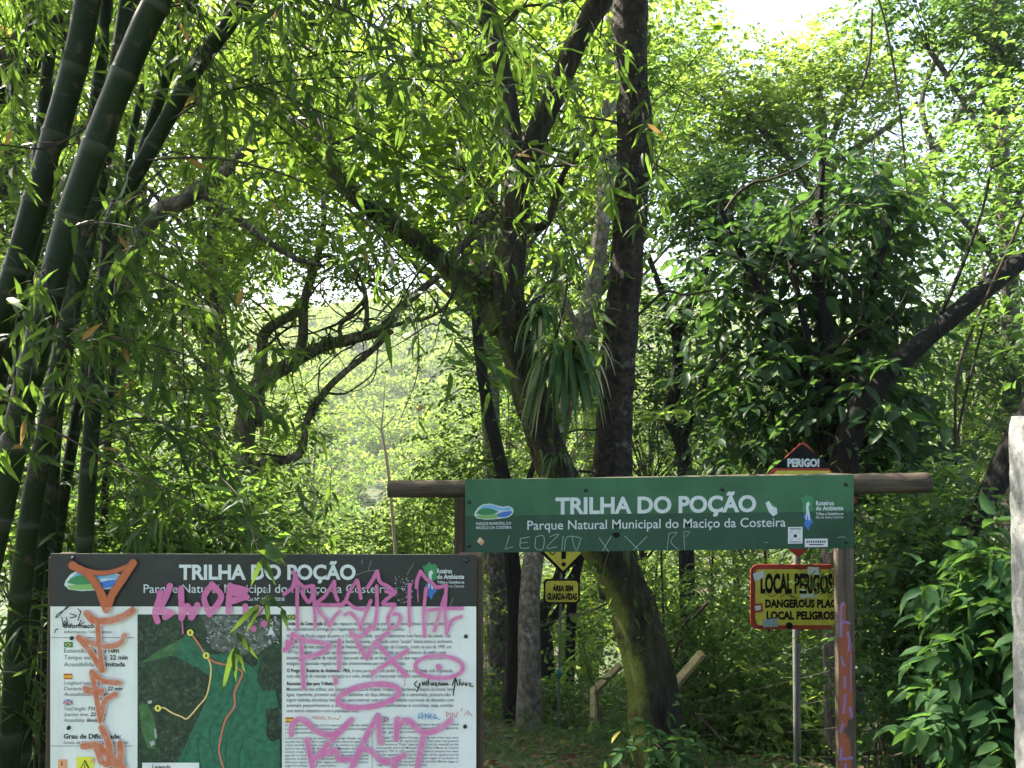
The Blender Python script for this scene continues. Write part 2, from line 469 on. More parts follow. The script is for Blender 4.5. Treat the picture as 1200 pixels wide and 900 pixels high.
def make_tree(name, label, base_px, limbs, blobs, leaf='canopy', bark='bark', L=.08, Wd=.045, tpl='oval',
              nspray=26, k=9, sl=.32, cr=.35, droop=.25, cat='tree', twig=True, trunk_sides=14, group=None, rough=.06, ground_base=True, barks=None, wild=0, epi=()):
    """limbs: pixel polylines (px, py, depth, half width px). blobs: (px, py, depth, rx px, ry px, thickness m, clumps)"""
    bx, _, bd = base_px[0], 0, base_px[1]
    x = (bx - 600) / FPX * bd
    root = thing(name, (x, bd, Hs(x, bd)), label, cat, group)
    nodes = []
    for i, spec in enumerate(limbs):
        pts, rad = limb_pts(spec)
        if i == 0 and ground_base:      # run the trunk down into the ground
            p0 = pts[0]; g = Hs(p0[0], p0[1])
            if p0[2] > g + .05:
                pts = [(x, bd, Hs(x, bd) - .1)] + pts; rad = [rad[0]*1.25] + rad
        mb = MB(); mb.tube(pts, rad, trunk_sides if rad[0] > .03 else 7, 5, rough, rseed=i)
        mb.build('trunk' if i == 0 else 'limb', M[(barks or {}).get(i, bark)], root, smooth=True)
        q, _ = resample(pts, rad, 4)
        nodes.append(q)
    first = len(nodes[0])
    nodes = np.vstack(nodes)
    if not blobs: return root
    C, PO = [], []
    tw = MB()
    for w_ in range(wild):          # crooked side shoots
        q = nodes[int(rng.integers(first // 3, len(nodes)))].copy()
        v = unit(rng.normal(0, 1, 3) * np.array([1, .7, 1]) + np.array([0, 0, .35])); pts = [q.copy()]
        for s_ in range(int(rng.integers(4, 9))):
            v = unit(v + rng.normal(0, .42, 3)); q = q + v * (.10 + .22 * rng.random()); pts.append(q.copy())
        r_ = .006 + .014 * rng.random()
        tw.tube(pts, np.linspace(r_, .003, len(pts)), 5, 4, .1, False)
    for (px, py, d, rx, ry, th, n) in blobs:
        c = P(px, py, d)
        cc = clumps(c, (rx/FPX*d, th, ry/FPX*d), n)
        cc[:, 2] = np.maximum(cc[:, 2], H(cc[:, 0], cc[:, 1]) + .08)
        C.append(cc)
        if twig:
            for q in cc[:: (1 if n < 40 else 2)]:
                dist = np.linalg.norm(nodes - q, axis=1); j = int(dist.argmin()); a = nodes[j]
                if dist[j] > 4.5: continue
                m_ = (a + q) / 2 + rng.normal(0, .08, 3) * dist[j] + np.array([0, 0, .12 * dist[j]])
                tw.tube([a, m_, q], [.004 + .005*dist[j], .004 + .0025*dist[j], .003], 4, 4, 0, False)
    C = np.vstack(C)
    o = np.repeat(C, nspray, 0) + rng.normal(0, cr*.45, (len(C)*nspray, 3))
    d = unit(o - np.repeat(C, nspray, 0) + rng.normal(0, cr*.3, o.shape)); d[:, 2] *= .55; d[:, 2] += .05
    ln = sl * (.6 + .8 * rng.random(len(o)))
    p, ax, nr, Ls, Ws = spray_leaves(o, d, ln, k, L, Wd, droop)
    leaves('crown', p, ax, nr, Ls, Ws, tpl, M[leaf], root)
    if twig and tw.n: tw.build('twigs', M['twig'], root)['kind'] = 'stuff'
    if epi:              # small ferns and creepers that cling to the limbs
        PP, AA, NN, LL = [], [], [], []
        for (i, u0, u1, n) in epi:
            pts, rad = limb_pts(limbs[i]); q, r_ = resample(pts, rad, 8)
            cl = u0 + (u1-u0) * rng.random(max(3, n // 14))
            u = np.clip(rng.choice(cl, n) + rng.normal(0, .02, n), 0, 1) * (len(q) - 1)
            c = np.stack([np.interp(u, np.arange(len(q)), q[:, j]) for j in range(3)], -1); rr = np.interp(u, np.arange(len(q)), r_)
            v = unit(rng.normal(0, 1, (n, 3)) + np.array([0, -.3, .3]))
            PP.append(c + v * rr[:, None] * .95); AA.append(v + rng.normal(0, .5, (n, 3)) - np.array([0, 0, .35])); NN.append(rng.normal(0, .6, (n, 3)) + np.array([0, -.3, .8])); LL.append(.04 + .09 * rng.random(n))
        LL = np.concatenate(LL)
        leaves('creepers', np.vstack(PP), np.vstack(AA), np.vstack(NN), LL, LL * .3, 'oval', M['mid'], root)
    return root

# the leaning forked tree behind the trail sign
make_tree('forked_tree', 'mossy forked tree leaning left behind the green trail sign, with a tall straight second stem', (775, 5.5),
  [[(800,990,5.5,50),(776,900,5.5,36),(769,860,5.5,31),(762,800,5.5,29),(743,720,5.5,26),(727,680,5.5,25),(712,650,5.5,25),(680,600,5.5,23),(648,545,5.5,21),(626,480,5.5,21),(606,410,5.5,20),(592,350,5.5,22),(598,290,5.6,19),(607,230,5.7,16),(622,170,5.8,15),(650,110,5.9,13),(680,40,6,13),(715,-20,6.1,15),(760,-90,6.2,13)],
   [(728,700,5.6,25),(720,630,5.62,23),(718,555,5.62,22),(722,470,5.65,20),(727,400,5.65,20),(735,300,5.7,19),(740,230,5.7,20),(745,165,5.7,21),(741,100,5.7,19),(738,0,5.7,20),(737,-90,5.7,19)],
   [(590,385,5.5,19),(562,342,5.5,14),(530,318,5.5,12),(500,292,5.5,11),(470,268,5.4,12),(440,248,5.4,12),(410,225,5.3,10),(393,205,5.3,9),(384,170,5.3,5)],
   [(598,300,5.6,14),(603,230,5.6,11),(600,150,5.7,11),(590,90,5.8,11),(577,30,5.9,10),(560,-30,6,9)],
   [(603,270,5.6,6),(640,262,5.5,4),(653,225,5.5,4),(665,195,5.4,3),(700,150,5.3,2)],
   [(520,315,5.5,6),(535,295,5.6,5),(560,270,5.8,4),(580,240,6,2)]],
  [(500,240,6.4,90,60,.5,7),(420,150,6.4,110,70,.6,15),(540,110,6.8,120,90,.6,15),(600,-60,6.4,260,60,1.2,18),(690,60,6.8,60,90,.4,7),(650,200,6.6,50,90,.4,6),(300,60,6.6,120,70,.6,10)],
  'canopy', 'bark_moss', .11, .065, 'oval', 14, 7, .35, .35, wild=26, trunk_sides=22, rough=.09, epi=[(2,.0,1.0,420),(0,.45,.75,260),(1,.45,.85,220),(0,.2,.42,160)], barks={1: 'bark_brown', 2: 'bark_side', 3: 'bark', 4: 'bark', 5: 'bark_limb'})

# left: the curving mossy tree over the valley
make_tree('curved_tree', 'curving mossy tree whose arched limbs sweep over the bright valley', (288, 9.0),
  [[(288,760,9,17.8),(282,640,9,14.8),(284,540,9,12.6),(297,460,9,10.4),(340,427,9,8.1),(377,407,9,6.7),(413,397,9,6.7),(447,387,9,5.9),(463,367,9,5.2),(490,343,9,4.4),(517,320,9,3.7),(543,287,9,2.6)],
   [(292,555,9,10.4),(313,542,9,5.2),(350,533,9,5.2),(360,493,9,4.4),(380,460,9,4.4),(402,438,9,3.7),(433,413,9,3.7),(460,387,9,3.0)],
   [(300,500,9.1,8.9),(307,413,9.2,6.7),(313,387,9.2,6.7),(350,363,9.2,5.9),(360,337,9.2,4.4),(363,313,9.2,3.7),(343,303,9.2,2.2)],
   [(345,425,9.2,5.9),(355,397,9.2,5.9),(357,353,9.2,5.2),(373,297,9.2,4.4),(380,250,9.3,3.0),(372,200,9.3,2.2)],
   [(425,392,9,3.0),(430,377,9,3.0),(427,337,9,2.4),(412,310,9,2.2),(397,293,9,1.5)],
   [(400,398,9,3.0),(400,380,9,2.4),(427,350,9,2.2),(418,330,9,1.8),(425,300,9,1.5)],
   [(455,383,9,3.0),(475,378,9,2.5),(507,370,9,2.2),(528,350,9,1.8),(530,320,9,1.5)],
   [(276,600,9,7.4),(250,520,9.2,5.2),(215,450,9.4,4.4),(190,400,9.6,3.0)],
   [(290,480,9,5.9),(262,420,9,4.4),(252,350,9,3.0),(240,300,9,2.2)]],
  [(350,290,9.2,110,55,.9,16),(250,380,9.3,80,80,.8,11),(450,300,9.4,80,45,.7,8),(240,520,9.2,70,70,.7,10),(330,500,9.6,25,35,.4,3),(150,430,9.6,90,90,.8,10),(330,200,9.6,140,60,1,13),(400,305,10.4,110,36,.8,13),(430,120,10,120,90,1,13),(250,60,10,140,90,1,12)],
  'canopy', 'bark_limb', .075, .04, 'oval', 20, 9, .34, .35, wild=55, epi=[(0,.2,.7,260),(1,.1,.6,90),(2,.1,.8,140)])

make_tree('pale_limbed_tree', 'tree with lichen-white limbs crossing the sky gap behind the bamboo', (105, 8.0),
  [[(105,760,8,13),(118,600,8,12),(128,450,8,11),(148,320,8,11),(180,254,8,10),(215,236,8,9),(240,216,8,9),(268,198,8,8),(300,165,8,7),(350,95,8,6),(380,20,8,5)],
   [(222,232,8,6),(240,229,8,5),(265,245,8,5),(290,265,8,4.5),(313,282,8,4),(345,302,8,3),(380,312,8,2)],
   [(150,310,8,6),(120,230,8,5),(90,150,8,5),(60,60,8,4)]],
  [(90,120,8.4,130,110,.9,14),(270,100,8.6,130,80,.9,13),(250,310,8,70,50,.5,6),(60,330,8.4,90,110,.9,11)],
  'canopy', 'bark_grey', .085, .05, 'oval', 20, 9, .36, .36)

make_tree('pale_trunk_tree', 'slim tree with a straight pale grey trunk just left of the small yellow warning signs', (620, 8.4),
  [[(620,870,8.4,17),(620,780,8.4,13.5),(621,700,8.5,12.5),(629,630,9,12),(652,520,10,11),(680,400,10,10),(697,320,10,10),(708,240,10,10),(713,150,10,9),(716,40,10,8),(718,-60,10,7)],
   [(680,400,10,4),(655,330,10,3.5),(640,290,10,3)]],
  [(690,60,10.5,120,110,.9,16),(660,420,10.6,90,70,.6,10),(780,140,11,90,110,.9,12)],
  'mid', 'bark_pale', .09, .045, 'oval', 20, 9, .4, .4)
make_tree('dark_trunk_tree', 'dark ivy-clad trunk rising between the map board and the pale trunk', (600, 9.0),
  [[(600,890,9,15),(602,800,9,11),(605,710,9,10),(598,640,9,9),(590,560,9,8),(572,480,9,7),(560,400,9,6),(555,330,9,4)],
   [(596,620,9,5),(620,560,9,4),(640,500,9,3)]],
  [(560,520,9.6,70,60,.7,11),(540,450,10,60,60,.6,8)], 'mid', 'bark_dark', .07, .035, 'oval', 20, 9, .33, .33)
make_tree('crooked_tree', 'crooked dark tree forking low behind the small yellow plate', (645, 11.0),
  [[(645,880,11,13),(642,800,11,9),(640,755,11,8),(634,722,11,8),(650,690,11,7),(662,640,11,6),(650,560,11,5),(655,480,11,4)],
   [(638,735,11,6),(655,715,11,5),(662,690,11,4),(690,640,11,3)], [(664,860,11,7),(668,760,11,6),(672,690,11,6),(690,600,11,5)]],
  [(680,560,11.2,80,80,.8,10),(680,720,11.4,50,50,.5,6)], 'mid', 'bark_dark', .08, .04, 'oval', 18, 9, .35, .35)

# right: the big-leaved dark tree, and the heavy limb that leans out to the upper right
make_tree('large_leaf_tree', 'dark large-leaved tree with several thin upright stems behind the danger sign', (985, 7.0),
  [[(986,800,7,13),(985,700,7,12),(982,560,7,11),(978,470,7,10),(970,400,7,9),(958,330,7,7),(960,240,7,5),(965,185,7,3)],
   [(980,560,7,7),(945,450,7,6),(905,370,7,5),(865,290,7,4),(842,240,7,3)],
   [(985,520,7,7),(1005,420,7,5),(1030,310,7,4),(1050,240,7,3)],
   [(982,600,7,6),(965,480,6.9,5),(945,390,6.9,4),(925,300,6.9,3)]],
  [(965,260,7.3,80,60,.5,14),(1010,330,7.3,90,70,.5,12),(880,330,7.3,70,60,.5,9),(920,420,7.3,90,70,.5,13),(1040,420,7.4,60,70,.4,8),(1000,490,7.4,90,50,.4,10),(1020,480,6.5,26,30,.12,5),(1050,520,6.6,26,20,.12,4),(890,510,7.4,80,50,.4,8),(1010,560,7.4,90,30,.3,6)],
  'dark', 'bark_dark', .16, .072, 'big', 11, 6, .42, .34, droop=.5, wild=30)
make_tree('slanting_tree', 'thick dark trunk slanting out to the upper right above the beam end', (990, 6.3),
  [[(985,760,6.3,20),(982,640,6.3,18),(987,555,6.3,17),(1004,488,6.3,15),(1038,440,6.3,13),(1085,397,6.3,11.5),(1130,359,6.3,11),(1180,318,6.3,11),(1230,280,6.3,10.5),(1310,222,6.3,10),(1400,160,6.3,9)],
   [(1090,392,6.3,3),(1120,330,6.3,2.2),(1150,250,6.3,1.6),(1165,180,6.3,1)]],
  [(1150,200,6.6,60,80,.5,6),(1260,160,6.4,110,130,.8,12)],
  'mid', 'bark_dark', .07, .045, 'oval', 18, 8, .3, .3)
make_tree('thin_dark_tree', 'thin dark forked tree right of the straight stem', (800, 9.0),
  [[(806,800,9,9),(804,640,9,9),(800,529,9,8.5),(782,485,9,7),(792,455,9,6.5),(793,397,9,6),(775,342,9,4),(760,300,9,3)],
   [(793,400,9,5),(806,365,9,5),(819,338,9,4.5),(835,290,9,4),(850,240,9,3)],
   [(800,520,9,4),(830,440,9,3.5),(860,400,9,3)]],
  [(835,240,9,60,45,.5,18),(800,350,9,60,60,.6,9),(830,450,9.2,70,60,.7,12),(770,480,9.4,50,60,.5,8)],
  'dark', 'bark_dark', .085, .045, 'oval', 22, 9, .34, .34)

make_tree('sunlit_tree', 'tall tree with a glowing yellow-green crown against the white sky', (960, 16.0),
  [[(958,700,16,9),(960,560,16,8),(962,400,16,7),(963,300,16,7),(965,200,16,6),(962,120,16,4),(950,70,16,3)],
   [(963,215,16,5),(985,185,16,4),(1012,168,16,4),(1045,145,16,3),(1075,120,16,2)],
   [(964,240,16,5),(920,180,16,4),(880,140,16,3),(850,110,16,2)],
   [(964,190,16,4),(990,120,16,3),(1000,70,16,2)]],
  [(950,85,16,55,40,1.4,12),(890,130,16,50,60,1.4,12),(830,170,16,80,90,1.6,20),(960,180,16,110,70,1.6,18),(1030,100,16,45,50,1.2,8),(920,280,16.4,110,60,1.4,18),(790,60,16.5,50,60,1.2,8),(1060,220,16,60,60,1.2,9)],
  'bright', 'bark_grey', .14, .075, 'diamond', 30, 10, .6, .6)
make_tree('grey_limbed_tree', 'grey-limbed tree showing bare limbs against the glare at the upper right', (1010, 13.0),
  [[(1005,720,13,9),(1008,520,13,8),(1020,340,13,7),(1030,270,13,7),(1062,228,13,6),(1095,180,13,6),(1132,122,13,5),(1180,60,13,5),(1220,0,13,4)],
   [(1022,320,13,5),(1015,260,13,4),(1030,210,13,4),(1042,180,13,3)],
   [(1095,180,13,4),(1080,120,13,3),(1100,60,13,3)]],
  [(1140,20,13,80,60,1.2,13),(1100,250,13.3,80,60,1,11),(1190,200,13,50,80,1,9)],
  'mid', 'bark_grey', .10, .06, 'oval', 22, 9, .45, .42)
make_tree('right_canopy_tree', 'small-leaved canopy tree filling the upper right corner', (1190, 11.0),
  [[(1188,700,11,12),(1186,500,11,10),(1184,350,11,9),(1176,220,11,8),(1170,80,11,7),(1165,-60,11,6)],
   [(1184,330,11,5),(1140,270,11,4),(1100,230,11,3)], [(1180,260,11,5),(1220,180,11,4),(1260,120,11,3)], [(1175,200,11,4),(1130,120,11,3),(1090,60,11,3)]],
  [(1150,60,11,90,80,1,22),(1110,-30,11,110,50,1,14),(1170,300,11,70,90,.8,15),(1130,430,11,80,70,.8,13),(1230,120,11,60,120,1,12),(1200,500,10.6,60,80,.7,9),(1050,10,11,60,40,.8,5)],
  'shrub', 'bark_grey', .09, .06, 'oval', 22, 8, .38, .36, wild=25)
make_tree('leaning_sapling_tree', 'dark leaning trunk emerging beside the top of the white concrete post', (1105, 5.2),
  [[(1095,740,5.2,11),(1115,660,5.2,12),(1150,600,5.2,13),(1185,530,5.2,14),(1225,455,5.2,14),(1280,350,5.2,13)]],
  [(1290,330,5.4,80,110,.6,9)], 'shrub', 'bark_dark', .08, .05, 'oval', 16, 8, .3, .3)
make_tree('brown_limb_tree', 'brown tree limb crossing the upper left corner behind the bamboo', (-330, 5.0),
  [[(-330,700,5,20),(-260,450,5,18),(-120,230,5,17),(-20,125,5,16),(20,62,5,15),(62,0,5,14),(120,-90,5,12)],
   [(55,12,5,10),(72,30,5,10),(80,60,5,6)], [(0,100,5,8),(40,75,4.9,7),(64,28,4.9,6)]],
  [(-60,0,5.4,150,90,.7,11),(40,-60,5.4,150,50,.8,9)], 'canopy', 'bark', .09, .05, 'oval', 16, 8, .34, .34)
# ------------------------------------------------------------------ the wood behind: a few kinds of tree, copied
def proto_tree(kind):
    h, lean, nb, L, Wd, leaf, bark, nspray, k, sl, cr = {
      'dense': (9.0, .5, 46, .10, .06, 'canopy', 'bark_grey', 26, 9, .45, .5),
      'feathery': (8.0, .8, 40, .075, .028, 'bright', 'bark', 30, 12, .5, .45),
      'open': (11.0, .4, 36, .11, .065, 'mid', 'bark_pale', 24, 9, .45, .5),
      'tall': (16.0, .9, 58, .13, .08, 'canopy', 'bark_grey', 26, 9, .55, .62),
      'low': (3.2, .2, 26, .085, .05, 'bright', 'twig', 24, 9, .4, .42)}[kind]
    root = thing('background_tree', (0, 0, 0), 'x', 'tree', 'trees of the wood behind')
    tr = MB()
    a = rng.random() * 6
    pts = [(0,0,-.3), (.1*math.cos(a), .1*math.sin(a), h*.25), (lean*.5*math.cos(a), lean*.5*math.sin(a), h*.55), (lean*math.cos(a), lean*math.sin(a), h*.92)]
    r0 = h * .011
    tr.tube(pts, [r0*1.3, r0, r0*.75, r0*.25], 9, 6, .06)
    q, _ = resample(pts, [1]*4, 6)
    tr.build('trunk', M[bark], root, smooth=True)
    lo = .12 if kind == 'low' else .5 if kind == 'tall' else .34
    C = clumps((lean*.5*math.cos(a), lean*.5*math.sin(a), h*(lo+1)/2), (h*.27, h*.27, h*(1-lo)/2), nb, .4)
    if kind == 'low':
        C = clumps((0, 0, h*.5), (h*.5, h*.5, h*.45), nb, .5)
    tw = MB()
    for c in C:
        z = c[2] * .72
        j = int(np.abs(q[:, 2] - z).argmin()); p0 = q[j]
        tw.tube([p0, (p0+c)/2 + np.array([0, 0, .15]), c], [r0*.35, r0*.2, r0*.08], 5, 4, 0, False)
    tw.build('branches', M[bark if bark != 'twig' else 'twig'], root)
    o = np.repeat(C, nspray, 0) + rng.normal(0, cr*.5, (len(C)*nspray, 3))
    d = unit(o - np.repeat(C, nspray, 0) + rng.normal(0, cr*.3, o.shape)); d[:, 2] *= .5
    ln = sl * (.6 + .8 * rng.random(len(o)))
    p, ax, nr, Ls, Ws = spray_leaves(o, d, ln, k, L, Wd, .2)
    leaves('crown', p, ax, nr, Ls, Ws, 'diamond', M[leaf], root)
    return root

def copy_tree(o, label, loc, rz, s, name=None):
    c = o.copy(); COL.objects.link(c)
    c.location = loc; c.rotation_euler = (0, 0, rz); c.scale = (s, s, s); c['label'] = label
    for ch in o.children:
        k = ch.copy(); COL.objects.link(k); k.parent = c
    return c
KINDW = {'tall': 'tall forest tree with a high translucent crown', 'dense': 'rounded dense green tree', 'feathery': 'feathery fine-leaved bright tree', 'open': 'tall open tree on a pale trunk', 'low': 'low bright bushy tree'}
BT = [  # kind, px, depth, scale, where
 ('dense', 30, 13, 1.0, 'behind the left bamboo culms, at the picture edge'),
 ('open', 130, 15, 1.0, 'behind the bamboo, left of the curving mossy tree'),
 ('feathery', 215, 17, .95, 'behind the curving mossy tree trunk'),
 ('dense', 300, 20, .9, 'above the arched mossy limbs, beyond them'),
 ('open', 90, 22, 1.05, 'deep behind the thick bamboo culms'),
 ('feathery', 545, 17, .80, 'just left of the leaning mossy trunk, beside the valley gap'),
 ('feathery', 505, 23, .72, 'at the right edge of the bright valley gap'),
 ('dense', 585, 20, .95, 'behind the fork of the leaning mossy tree'),
 ('open', 660, 19, 1.1, 'between the two stems of the forked tree'),
 ('feathery', 745, 15, .9, 'behind the straight stem above the green sign'),
 ('dense', 800, 21, 1.15, 'right of the straight stem, far back'),
 ('feathery', 865, 14, .72, 'behind the danger sign, low down'),
 ('open', 900, 25, 1.15, 'far behind the large-leaved dark tree'),
 ('dense', 960, 19, .9, 'directly behind the large-leaved dark tree'),
 ('feathery', 1050, 15, .8, 'under the slanting dark trunk'),
 ('dense', 1115, 17, 1.0, 'behind the slanting dark trunk, to the right'),
 ('open', 1175, 20, 1.15, 'behind the white concrete post'),
 ('dense', 1240, 14, 1.0, 'beyond the right picture edge by the concrete post'),
 ('low', 350, 14, .85, 'over the top edge of the map board, left of the beam'),
 ('low', 420, 17, .80, 'in the valley gap just above the map board'),
 ('low', 480, 15, .75, 'under the bare beam end'),
 ('low', 300, 17, 1.0, 'below the curving mossy tree'),
 ('low', 515, 20, 1.1, 'right of the bare sapling beyond the beam'),
 ('low', 590, 13, .9, 'between the map board and the pale trunk'),
 ('low', 680, 14, .95, 'behind the small yellow warning plate'),
 ('low', 760, 13, .95, 'right of the leaning trunk, below the green sign'),
 ('low', 830, 12, .95, 'left of the danger sign pole'),
 ('low', 905, 11, .95, 'behind the red and yellow danger sign'),
 ('low', 1010, 13, 1.1, 'behind the sign post with orange paint'),
 ('low', 1080, 12, 1.1, 'behind the dark bush right of the post'),
 ('low', 200, 12, 1.0, 'behind the map board, left part'),
 ('low', 110, 11, 1.0, 'behind the feet of the bamboo'),
 ('dense', -60, 12, 1.1, 'beyond the left picture edge behind the bamboo'),
 ('open', 1300, 18, 1.0, 'well beyond the right picture edge'),
 ('tall', 40, 13, .9, 'over the bamboo'),
 ('tall', 250, 14, .9, 'over the pale limbs left of centre'),
 ('tall', 585, 12.5, .85, 'behind the stems of the forked tree'),
 ('tall', 577, 17, 1.0, 'far behind the dark ivy-clad trunk'),
 ('tall', 135, 18, 1.0, 'deep behind the bamboo clump'),
 ('tall', 690, 19, 1.05, 'behind the straight stem'),
 ('tall', -150, 12, 1.0, 'past the bamboo at the edge'),
 ('dense', 190, 28, 1.3, 'far up left, seen through the bamboo leaves'),
 ('open', 360, 34, 1.05, 'far behind the arched limbs'),
 ('dense', 700, 30, 1.5, 'far behind the forked tree'),
 ('dense', 1020, 30, 1.35, 'far behind the grey bare limbs'),
]
PROT = {}
for i, (kind, px, d, s, where) in enumerate(BT):
    if kind not in PROT: PROT[kind] = None
    x = (px - 600) / FPX * d
    loc = (x, d, Hs(x, d))
    lab = KINDW[kind] + ' ' + where
    if PROT[kind] is None:
        r = PROT[kind] = proto_tree(kind)
        r.location = loc; r.scale = (s, s, s); r['label'] = lab
    else:
        copy_tree(PROT[kind], lab, loc, i * 1.37, s)

# ------------------------------------------------------------------ shrubs and plants
def shrub(name, label, px, d, blobs, leaf, L, Wd, tpl='oval', nspray=18, k=7, sl=.25, cr=.25, droop=.35, cat='shrub', group=None, stems=5, limbs=None):
    x = (px - 600) / FPX * d
    root = thing(name, (x, d, Hs(x, d)), label, cat, group)
    C = []
    for (bx, by, bd, rx, ry, th, n) in blobs:
        cc = clumps(P(bx, by, bd), (rx/FPX*bd, th, ry/FPX*bd), n, .4)
        cc[:, 2] = np.maximum(cc[:, 2], H(cc[:, 0], cc[:, 1]) + .06)
        C.append(cc)
    C = np.vstack(C)
    st = MB(); base = np.array([x, d, Hs(x, d)])
    for q in C[::2]:
        b = base + rng.normal(0, .12, 3) * np.array([1, 1, 0]); b[2] = Hs(b[0], b[1])
        mid = (b + q) / 2; mid[:2] += (b - q)[:2] * .2; mid += rng.normal(0, .05, 3)
        st.tube([b, mid, q], [.009, .006, .003], 5, 4, 0, False)
    st.build('stems', M['twig'], root)
    o = np.repeat(C, nspray, 0) + rng.normal(0, cr*.5, (len(C)*nspray, 3))
    dd = unit(o - np.repeat(C, nspray, 0) + rng.normal(0, cr*.3, o.shape)); dd[:, 2] *= .7; dd[:, 1] -= .15
    ln = sl * (.6 + .8 * rng.random(len(o)))
    p, ax, nr, Ls, Ws = spray_leaves(o, dd, ln, k, L, Wd, droop)
    g = H(p[:, 0], p[:, 1]) + .01
    p[:, 2] = np.maximum(p[:, 2], g)
    leaves('foliage', p, ax, nr, Ls, Ws, tpl, M[leaf], root)
    return root

shrub('vine_clad_bush', 'dark vine-clad bush filling the space right of the painted sign post', 1055, 5.2,
      [(1085,640,5.3,42,60,.4,20),(1080,760,5.1,40,70,.4,22),(1075,860,4.9,45,45,.4,12),(1110,600,5.6,40,45,.3,8)], 'shrub', .07, .038, 'oval', 22, 7, .26, .26)
shrub('large_leaf_shrub', 'shrub with big pointed green leaves against the white concrete post', 1150, 3.2,
      [(1160,690,3.2,30,35,.15,9),(1150,760,3.15,30,40,.15,9),(1155,850,3.1,38,40,.15,10),(1190,740,3.4,30,80,.15,10)], 'broad', .105, .045, 'big', 9, 5, .16, .13, droop=.45)
shrub('tangled_bush', 'tangled twiggy bush between the leaning trunk and the danger sign', 825, 7.6,
      [(820,720,7.6,60,60,.5,18),(850,800,7.4,90,60,.5,24),(800,860,7,70,40,.4,12),(900,840,7.2,60,60,.4,14)], 'mid', .06, .033, 'oval', 20, 8, .28, .3)
shrub('glossy_bush', 'light green bush around the foot of the danger sign pole', 940, 6.8,
      [(890,815,7.2,45,35,.3,9),(960,815,7.3,40,35,.3,10),(940,875,6.8,60,30,.3,12)], 'bright', .09, .05, 'oval', 12, 6, .25, .25)
shrub('bank_bush', 'mixed leafy bush along the top edge of the map board at left', 190, 5.0,
      [(120,640,5,70,40,.4,14),(220,620,5.1,90,50,.4,18),(290,650,5.2,60,40,.4,10),(160,560,5.6,80,60,.4,14)], 'mid', .10, .035, 'oval', 16, 7, .3, .3)
shrub('sunlit_bush', 'bright yellow-green bush just over the map board centre', 360, 8.0,
      [(340,640,8,50,35,.4,9),(410,655,8.2,60,25,.4,8),(480,650,8.4,50,30,.4,8),(300,600,8.3,40,50,.4,7)], 'bright', .075, .03, 'oval', 18, 9, .32, .3)
shrub('small_leaf_bush', 'small-leaved bush under the bare beam end beside the trail sign post', 505, 9.0,
      [(500,620,9,45,50,.4,11),(530,560,9.4,40,60,.4,9)], 'canopy', .065, .035, 'oval', 18, 8, .3, .3)
shrub('fence_bush', 'bush growing through the wire fence left of the leaning trunk', 650, 9.4,
      [(600,830,9.6,40,20,.35,7),(668,810,9.4,25,35,.35,8),(640,855,9.4,50,12,.3,8)], 'mid', .085, .035, 'oval', 16, 8, .32, .28)
shrub('trunk_foot_plant', 'leafy young plant at the foot of the leaning mossy trunk', 775, 4.9,
      [(770,870,4.9,22,22,.12,5),(805,890,4.9,20,15,.1,3)], 'broad', .10, .04, 'oval', 5, 5, .16, .12)
shrub('yellowing_sapling', 'sapling with a few bright yellow leaves beside the bent fence post', 690, 8.1,
      [(685,765,8.1,14,20,.1,3)], 'bright', .12, .07, 'oval', 4, 4, .2, .12)
shrub('left_bank_plant', 'feathery plant beneath the bamboo at the left of the map board', 70, 4.4,
      [(40,600,4.4,60,60,.3,10),(95,560,4.6,40,60,.3,8),(15,760,4.0,40,120,.25,12)], 'bamboo_leaf', .13, .018, 'lance', 12, 6, .25, .25)
for j, (px, py, d, lab) in enumerate([
    (213, 360, 6.5, 'large lobed sunlit leaves glowing in the bamboo shade at left'),
    (190, 590, 4.6, 'broad light green leaves in the shade over the map board'),
    (770, 490, 7.6, 'pale green rosette of leaves right of the straight stem')]):
    c = np.array(P(px, py, d))
    root = thing('broadleaf_plant', (c[0], d, Hs(c[0], d)), lab, 'plant')
    st = MB(); st.tube([(c[0]+.1, d, Hs(c[0], d)), (c[0]+.05, d+.05, (c[2]+Hs(c[0], d))/2), tuple(c)], [.015, .012, .006], 6, 5); st.build('stem', M['twig'], root, True)
    n = 11; ang = np.arange(n) * 2.4; o = np.repeat(c[None], n, 0) + rng.normal(0, .06, (n, 3))
    ax = np.stack([np.cos(ang), np.sin(ang)*.6, -.25 + .5*rng.random(n)], -1)
    leaves('foliage', o, ax, np.array([0, -.5, 1.0]) + rng.normal(0, .3, (n, 3)), .30 if j == 0 else .22, .11 if j == 0 else .07, 'big', M['bright'], root)

